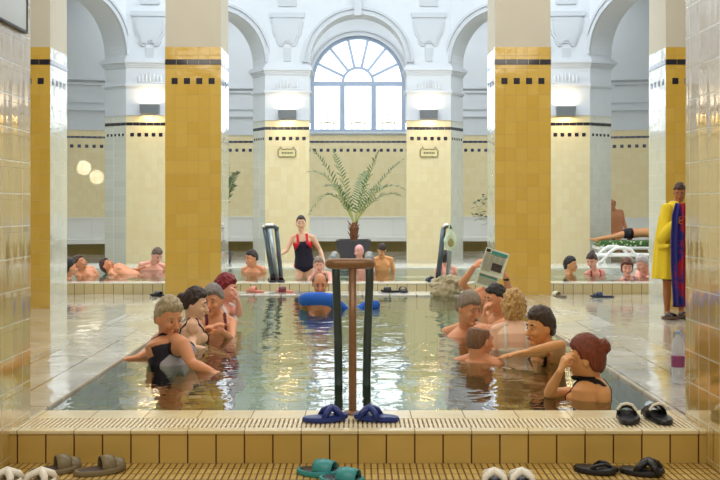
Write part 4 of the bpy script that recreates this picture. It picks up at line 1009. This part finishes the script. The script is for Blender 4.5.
# standing woman
Yw = 16.0
o, J = person('standing person in a red and black one piece swimsuit holding the far left rail', W(301,223.5,Yw), yaw=4, pitch=2, s=1.0, hs=1.02, skin='pale', hair=S(vol=.07, curl=.01, front=.55, side=.05, back=-.5, bun=(0,.105,-.01,.035)), hairc=(52,38,34), masc=.0,
       neck=W(302,235.5,Yw), pelvis=W(305,268,Yw), shL=W(292.5,238,Yw), shR=W(313,238,Yw), shw=.15,
       armL=dict(e=W(286.5,250.5,Yw-.1), w=W(279.5,255,Yw-.25), h=(-1,0,.1), p=(0,-1,-.3), c=.7), armR=dict(e=W(320,250,Yw), w=W(324,262,Yw-.15), h=(.1,-.1,-1), p=(-1,0,0), c=.3),
       legs='stand', pole=[(W(300.5,270,Yw), W(297,289,Yw-.12), W(297,312,Yw+.05), W(296,316,Yw-.15)), (W(309,270,Yw), W(309,289,Yw-.05), W(310,312,Yw+.05), W(311,316,Yw-.15))],
       suit=[('one', (214,26,44)), ('mid', (34,32,52))], voxel=.007)
person('person facing left with dark short hair by the far left rail', W(251.5,258.5,17.4), yaw=-50, pitch=6, byaw=-20, s=1.05, hs=1.2, skin='red', hair=S(vol=.07), hairc=(50,38,34), masc=1, girth=1.1, neck=W(254,269,17.5), pelvis=W(255,298,17.5), group=None)
person('person with a pale pink bathing cap seen just above the near rail', W(359,252,17.8), yaw=-30, pitch=0, s=.95, hs=1.02, skin='pink', hair=S(front=.3, side=.05, back=-.6, vol=.03, curl=.0, amt=.05), hairc=(240,176,176), brows=(120,90,80), masc=.2, neck=W(360,262,17.9), pelvis=W(361,292,17.9))
person('slim person looking down at the water right of the palm planter', W(382,250,17.8), yaw=10, pitch=38, byaw=8, s=.95, hs=.98, skin='gold', hair=S(vol=.13, curl=.06, front=.35), hairc=(56,40,32), masc=.7, girth=.92, neck=W(382,259.5,18.0), pelvis=W(383,287,18.0), shw=.175)
person('person facing away with black hair behind the far right rail', W(445,258,17.4), yaw=170, s=.95, hs=1.0, skin='pink', hair=S(back=-.8, vol=.12, front=.3), hairc=(34,32,36), masc=.3, neck=W(446,269,17.4), pelvis=W(447,298,17.4), suit='one', suitc=(208,120,130))
# --- far pool, right
person('person with thick black hair facing right, leftmost of far right bathers', W(570.5,265,17.0), yaw=60, byaw=60, s=1, hs=1.12, skin='tan', hair=S(vol=.12, back=-.7), hairc=(34,28,30), masc=.8, neck=W(569,277.5,17), pelvis=W(569,308,17), )
person('person with hair pinned in a bun looking down, second of far right bathers', W(592,261,16.9), yaw=-35, pitch=22, byaw=10, s=.95, hs=1.12, skin='pink', hair=S(vol=.1, back=-.6, bun=(.0,.06,.115,.042)), hairc=(66,44,36), masc=0, neck=W(595,273,17), pelvis=W(597,302,17), suit='strap', suitc=(170,40,60))
person('person with wavy brown hair looking to camera beside the far right column', W(627,268,15.7), yaw=-8, pitch=6, byaw=20, s=1, hs=1.1, skin='pink', hair=S(vol=.24, curl=.1, back=-.9, side=-.5, front=.45), hairc=(104,58,38), masc=.1, girth=1.1, neck=W(628,280,15.8), pelvis=W(631,312,15.9), suit='strap', suitc=(120,120,170), armL=dict(e=W(617,285,15.6), w=W(627,283,15.4), h=(1,0,0)))
person('grey haired person leaning sideways next to the far right column', W(642.5,264,16.5), yaw=-70, pitch=20, byaw=-50, s=1.05, hs=1.15, skin='pink', hair=S(vol=.14, back=-.6, curl=.05), hairc=(190,182,184), masc=.4, girth=1.2, neck=W(646,274,16.6), pelvis=W(654,298,16.8), armR=dict(e=W(640,282,16.2), w=W(632,278,16.1), h=(-1,0,0)), armL=dict(e=W(641,281,16.3), w=W(635,277,16.2), h=(-1,0,.2)))
# --- far pool, left
person('person with black hair at the far left, nearest the left column', W(70,268,15.9), yaw=120, pitch=0, byaw=110, s=1, hs=1.12, skin='red', hair=S(vol=.14, back=-.8), hairc=(38,32,34), masc=.4, neck=W(67,279,16), pelvis=W(64,308,16))
person('person reclining in profile, second from the left column in the far pool', W(80,263.5,16.5), yaw=75, pitch=-28, byaw=80, s=1.0, hs=1.12, skin='red', hair=S(vol=.08, back=-.6), hairc=(76,46,32), masc=.9, neck=W(84,271.5,16.6), pelvis=W(99,293,16.6), trunk=(.6,-.5,.6))
person('person floating with head tipped back in the far pool, third from left', W(107.5,266,17.0), yaw=70, pitch=-48, byaw=80, s=1.0, hs=1.16, skin='red', hair=S(vol=.10, back=-.7), hairc=(70,34,28), masc=.7, neck=W(114,269.5,17.0), pelvis=W(136,279,17.0), trunk=(.2,-.4,.9), legs='none')
person('person sitting upright looking down to the right, beside left wide column', W(157,255.5,17.8), yaw=40, pitch=32, byaw=15, s=1.08, hs=1.15, skin='pink', hair=S(vol=.06, back=-.4), hairc=(104,84,72), masc=1, girth=1.15, neck=W(152,265,18.0), pelvis=W(150,296,18.0), shw=.19)
# --- right group
person('smiling person with grey brown fringe, leftmost of the right group', W(469,309,8.8), yaw=35, pitch=14, byaw=40, s=1.12, hs=1.2, skin='red', hair=S(vol=.15, front=.42, side=.0, back=-.5, curl=.04), hairc=(138,122,106), masc=.9, girth=1.15, neck=W(466,331,9.0), pelvis=W(465,386,9.0), shL=W(447,333,9.3), shR=W(489,331,8.7), voxel=.0065)
person('dark haired person in profile behind the curly blond bather', W(496,299,9.9), yaw=-72, pitch=10, byaw=-60, s=1.05, hs=1.16, skin='red', hair=S(vol=.07, back=-.4, side=.1, front=.5), hairc=(44,36,34), masc=1, neck=W(500,317,10.0), pelvis=W(503,368,10), armR=dict(e=W(487,331,9.6), w=W(484,316,9.6), h=(.1,0,1), p=(1,0,0), c=1.1))
Rr, JR = person('person hidden behind the raised newspaper, arms lifted at the pool edge', W(489,277,11.7), yaw=5, pitch=18, s=1.08, hs=1.1, skin='red', hair=S(vol=.08), hairc=(90,76,66), masc=.9, neck=W(486,292,11.8), pelvis=W(486,333,11.9), shL=W(472,296,11.8), shR=W(503,295,11.7),
       armL=dict(e=W(462,284,11.4), w=W(474,267,11.25), h=(.55,0,.6), p=(0,.4,-1), c=.9), armR=dict(e=W(508,289,11.5), w=W(506,277,11.25), h=(-.25,-.1,1), p=(-1,.3,0), c=.9))
person('person with curly blond hair seen from behind in the right group', W(514,310,8.2), yaw=165, pitch=4, byaw=175, s=1.0, hs=1.1, skin='pale', hair=S(vol=.30, curl=.22, freq=6, back=-.7, side=-.3, front=.3), hairc=(196,156,96), masc=.1, girth=1.05, neck=W(515,329,8.1), pelvis=W(517,386,8.0), suit='strap', suitc=(222,212,196), voxel=.0065)
person('bald person seen from behind, low in the water in the right group', W(480,341,7.5), yaw=128, pitch=4, byaw=140, s=1.05, hs=1.16, skin='red', hair=S(bald=.62, vol=.02, curl=.01, back=-.55, side=-.1, front=1.2), hairc=(128,92,68), masc=1, neck=W(477,363,7.5), pelvis=W(475,425,7.4), voxel=.0065)
person('smiling person with short dark hair resting forearms, facing left in right group', W(540,328,7.5), yaw=-66, pitch=4, byaw=-60, s=1.05, hs=1.14, skin='gold', hair=S(vol=.20, curl=.09, back=-.6, side=.0, front=.5, seed=4), hairc=(66,50,42), masc=.3, neck=W(549,348,7.55), pelvis=W(554,404,7.6),
       shL=W(541,355,7.8), shR=W(558,356,7.35), armL=dict(e=W(543,351,7.25), w=W(521,354,7.35), h=(-1,.05,-.1), p=(0,0,-1), c=.2), armR=dict(e=W(561,345,7.1), w=W(530,351,7.05), h=(-1,.1,-.15), p=(0,0,-1), c=.2, t=-1), suit='strap', suitc=(40,24,24), voxel=.0065)
person('auburn haired person with a bun, nearest on the right, chin on hand', W(586,359,6.05), yaw=-112, pitch=6, byaw=-125, s=.98, hs=1.10, skin='gold', hair=S(vol=.16, curl=.04, back=-.75, side=-.1, front=.5, bun=(-.015,.098,.062,.046)), hairc=(122,54,26), masc=.0, neck=W(592,381,6.1), pelvis=W(592,452,6.05),
       shL=W(578,394,6.3), shR=W(603,395,5.95), armL=dict(e=W(549,393,6.05), w=W(560,372,5.95), h=(.35,.05,.9), p=(1,.2,-.2), c=.9, t=1), armR=dict(e=W(590,432,6.3), w=W(560,440,6.35)), suit='strap', suitc=(30,24,24), voxel=.006)

# the blue foam noodle
m_foam = mat('blue_foam', (28,96,200), .75, bump=.5, bscale=80)
mb = MB(); mb.tube([W(303,301,11.6), W(304,300,11.3), W(309,299,11.05), W(320,298.5,10.98), W(331,300,11.05), W(337,305,11.3), W(347,313,11.45), W(360,311,11.5), W(369,305,11.45), W(377,305,11.35)], [.05,.07]+[.076]*3+[.07]*3+[.066,.05], 18)
o = obj('foam_noodle', mb, m_foam, loc=W(340,303,11.2), smooth=True); tag(o, 'bright blue foam noodle curving under the balding bather', 'pool noodle')

# newspaper held up by the hidden reader: two folded sheets with text columns and a photograph
NC = W(492.5, 268.5, 11.18); a = math.radians(-17)
NM = Matrix.Translation(NC) @ Matrix.Rotation(math.radians(17), 4, 'Y')
t = thing('newspaper', 'open newspaper with teal masthead held up over the pool edge', 'newspaper', NC); t.rotation_euler = (0, math.radians(17), 0); t.scale = (.88,)*3
paper = mat('newsprint', (222,224,204), .9); teal = mat('teal_ink', (70,150,140), .8); ink = mat('black_ink', (44,44,42), .8); grey = mat('grey_print', (150,152,136), .9)
mb = MB()
def sheet(x0, x1, z0, z1, y, bend):
    n = 8; R = []
    for i in range(n+1):
        x = x0 + (x1-x0)*i/n; yy = y + bend*math.sin(PI*i/n); R.append([Vector((x,yy,z0)), Vector((x,yy,z1)), Vector((x,yy+.004,z1)), Vector((x,yy+.004,z0))])
    mb.loft(R)
sheet(-.16,.16,-.10,.25,0,.012); sheet(-.17,.13,-.27,-.085,.02,-.006)
obj('pages', mb, paper, t)
mb = MB(); mb.box(-.07,.145,-.002,.0,.185,.225); obj('masthead', mb, teal, t)
mb = MB(); mb.box(-.14,.11,.008,.012,-.135,-.12); obj('banner', mb, teal, t)
mb = MB(); mb.box(-.145,-.09,-.0025,.001,.195,.235); mb.box(-.14,.14,-.002,.001,.172,.177); mb.box(-.14,.10,.008,.012,-.115,-.108); obj('headline', mb, ink, t)
mb = MB(); mb.box(-.02,.12,-.004,-.0005,-.03,.075); obj('photograph', mb, mat('news_photo', (74,66,60), .8, noise_amt=.9, nscale=30), t)
mb = MB()
for c_ in range(4):
    for k in range(11):
        z = .155 - k*.011; x0 = -.145+c_*.072
        if c_ >= 2 and k > 6: continue
        mb.box(x0, x0+.06, -.002, .001, z-.0035, z)
for k in range(7):
    mb.box(-.145,-.03,-.002,.001,.03-k*.014,.034-k*.014)
for k in range(8): mb.box(-.14,.10,.010,.0125,-.15-k*.012,-.146-k*.012)
obj('text_columns', mb, grey, t)
# wrist watch of the reader
mb = MB(); c = W(506.3, 279.5, 11.27); mb.tube([c+Vector((0,0,-.013)), c+Vector((0,0,.013))], .036, 18); mb.ell(c+Vector((0,-.035,0)), (.018,.006,.018)); o = obj('wrist_watch', mb, mat('black_watch', (32,30,30), .3), loc=c); tag(o, 'black wrist watch on the arm holding the newspaper', 'watch')

# --- person in the yellow robe
YR = 11.76
def RW(px, py, dy=0): return W(px, py, YR+dy)
o, J = person('standing person in a yellow bathrobe beside the nearest right pillar', RW(680,192.5), yaw=-22, pitch=22, byaw=40, s=.93, hs=.93, skin='brown', hair=S(vol=.05, back=-.4, side=.1), hairc=(70,46,36), masc=.6, neck=RW(677,204,.06), pelvis=RW(672,256,.1),
       shL=RW(666,212,-.0), shR=RW(688,213,.1), armL=dict(e=RW(664,238,-.08), w=RW(675,223,-.26), h=(.5,-.1,.8), p=(1,0,0), c=.9), armR=dict(e=RW(692,236,-.1), w=RW(684,226,-.25), h=(-.5,-.1,.7), p=(-1,0,0), c=.9),
       legs='stand', pole=[(RW(668,262,.1), RW(667,287,.05), RW(667,311,.1), RW(671,316,-.08)), (RW(678,262,.1), RW(680,287,.12), RW(681,310,.18), RW(684,315,.02))], suit='trunks', suitc=(60,50,60))
rob = mat('yellow_terry_robe', (236,206,46), .9, bump=.6, bscale=70, noise_amt=.06, nscale=20)
mb = MB(); R = []
for (px, py, w, d) in ((677,201,.07,.08),(674.5,207,.13,.11),(673,217,.165,.135),(671,235,.18,.15),(669.5,255,.19,.16),(669,278.5,.205,.17)):
    c = RW(px, py, .06)
    R.append([c + Vector((w*math.cos(x)*(1+.05*math.sin(9*x)), d*math.sin(x)*(1+.05*math.sin(9*x+1)), 0)) for x in [2*PI*k/48 for k in range(48)]])
mb.loft(R)
mb.cap(RW(667,209), RW(663,238,-.06), .075, .08); mb.cap(RW(663,238,-.06), RW(673,226,-.2), .08, .065)
mb.tube([RW(659,247,-.02), RW(668,246,-.17), RW(680,245,-.1)], [.03,.025,.03], 8)
rm = remesh(mb, .010, 3, 'bathrobe'); ro = obj_me('bathrobe', rm, rob, o, smooth=True)
# patterned towel held in front
mt = mat('red_blue_towel', (150,24,40), .9); nt = mt.node_tree; b = nt.nodes['Principled BSDF']
n = nt.nodes.new('ShaderNodeTexNoise'); n.inputs['Scale'].default_value = 5; n.inputs['Detail'].default_value = 3; tc = nt.nodes.new('ShaderNodeTexCoord'); nt.links.new(tc.outputs['Object'], n.inputs['Vector'])
sx = nt.nodes.new('ShaderNodeSeparateXYZ'); nt.links.new(tc.outputs['Object'], sx.inputs[0])
h = math_node(nt, 'ADD', n.outputs['Fac'], math_node(nt, 'MULTIPLY', sx.outputs[0], 2.6))
rp = nt.nodes.new('ShaderNodeValToRGB'); rp.color_ramp.interpolation = 'LINEAR'; e = rp.color_ramp.elements
e[0].position = .40; e[0].color = srgb((42,40,120)); e[1].position = .55; e[1].color = srgb((176,26,44)); x_ = e.new(.7); x_.color = srgb((150,30,50)); nt.links.new(h, rp.inputs[0]); nt.links.new(rp.outputs[0], b.inputs['Base Color'])
mb = MB(); R = []
for (px, py, w) in ((682,203,.07),(682,215,.11),(681.5,240,.12),(681.5,270,.115),(682,300,.10),(682,307,.10)):
    c = RW(px, py, -.30); R.append([c + Vector((w*(-1+2*k/16), .03*math.sin(k*1.3)-.01, 0)) for k in range(17)] + [c + Vector((w*(1-2*k/16), .03*math.sin((16-k)*1.3)+.03, 0)) for k in range(17)])
mb.loft(R); o = obj('patterned_towel', mb, mt, loc=RW(682,260,-.30), smooth=True); tag(o, 'long red and blue patterned towel held in front of the yellow robe', 'towel')
slide('dark sandal under the left foot of the yellow robed person', at(669.5,319,0), rot(.3,-1), m_brown, m_black, 'slide', L=.27, group='sandals worn by the yellow robed person')
slide('dark sandal under the right foot of the yellow robed person', at(683,318,0), rot(.15,-1), m_brown, m_black, 'slide', L=.27, group='sandals worn by the yellow robed person')

# --- people on the lounger
L0 = LY
person('sunbathing person lying face down in a dark bikini on the green cushion', W(668,229.5,L0), yaw=180, pitch=60, roll=0, byaw=90, s=1, hs=1, skin='tan', hair=S(back=-.7), hairc=(80,60,50), masc=0,
       neck=W(660,232,L0), pelvis=W(627,233.5,L0), trunk=(0,-.0,-1), legs='stand', pole=[(W(626,234,L0-.08), W(612,237.0,L0-.12), W(596,239,L0-.12), W(591,239,L0-.12)), (W(626,234,L0+.08), W(612,237,L0+.12), W(596,239,L0+.12), W(591,239,L0+.12))],
       armL=dict(e=W(664,236,L0-.3), w=W(674,236,L0-.25)), armR=dict(e=W(664,236,L0+.3), w=W(674,236,L0+.25)), suit='bikini', suitc=(34,28,36), voxel=.009)
c = W(611,0,23.0)
person('person sitting upright on the stone slab behind the sunbather', W(612,204.5,23.7), yaw=-30, pitch=10, byaw=10, s=1.1, hs=1.1, skin='red', hair=S(bald=.5, vol=.04, front=1.4), hairc=(120,90,76), masc=1, girth=1.1, neck=W(614,213,23.8), pelvis=W(616,234,23.9), suit='trunks', suitc=(90,60,50), legs='chair', voxel=.009)
c = W(616, 0, 23.9); t = thing('low_stool', 'pale low bench under the person sitting behind the sunbather', 'stool', (c.x,23.9,0))
mb = MB(); mb.box(-.3,.3,-.2,.2,.40,.47); obj('seat', mb, m_plastic, t, bevel=.02)
for x in (-.25,.25):
    for y in (-.15,.15): mb = MB(); mb.tube([(x,y,.40),(x*1.1,y*1.1,0)], .022, 8); obj('leg', mb, m_plastic, t)

# ------------------------------------------------------------------ camera and view
cam = bpy.data.cameras.new('camera'); co = bpy.data.objects.new('camera', cam); COL.objects.link(co)
cam.sensor_width = 36; cam.lens = 36*F/720; cam.shift_x = (360-CX)/720; cam.shift_y = -(240-HY)/720
co.location = (0,0,CZ); co.rotation_euler = (PI/2,0,0); cam.clip_end = 200; SC.camera = co
SC.view_settings.view_transform = 'Standard'; SC.view_settings.look = 'None'; SC.view_settings.gamma = 1; SC.view_settings.use_curve_mapping = False
SC.view_settings.exposure = 0.0
SC.cycles.use_denoising = True; SC.cycles.max_bounces = 10; SC.cycles.sample_clamp_indirect = 6
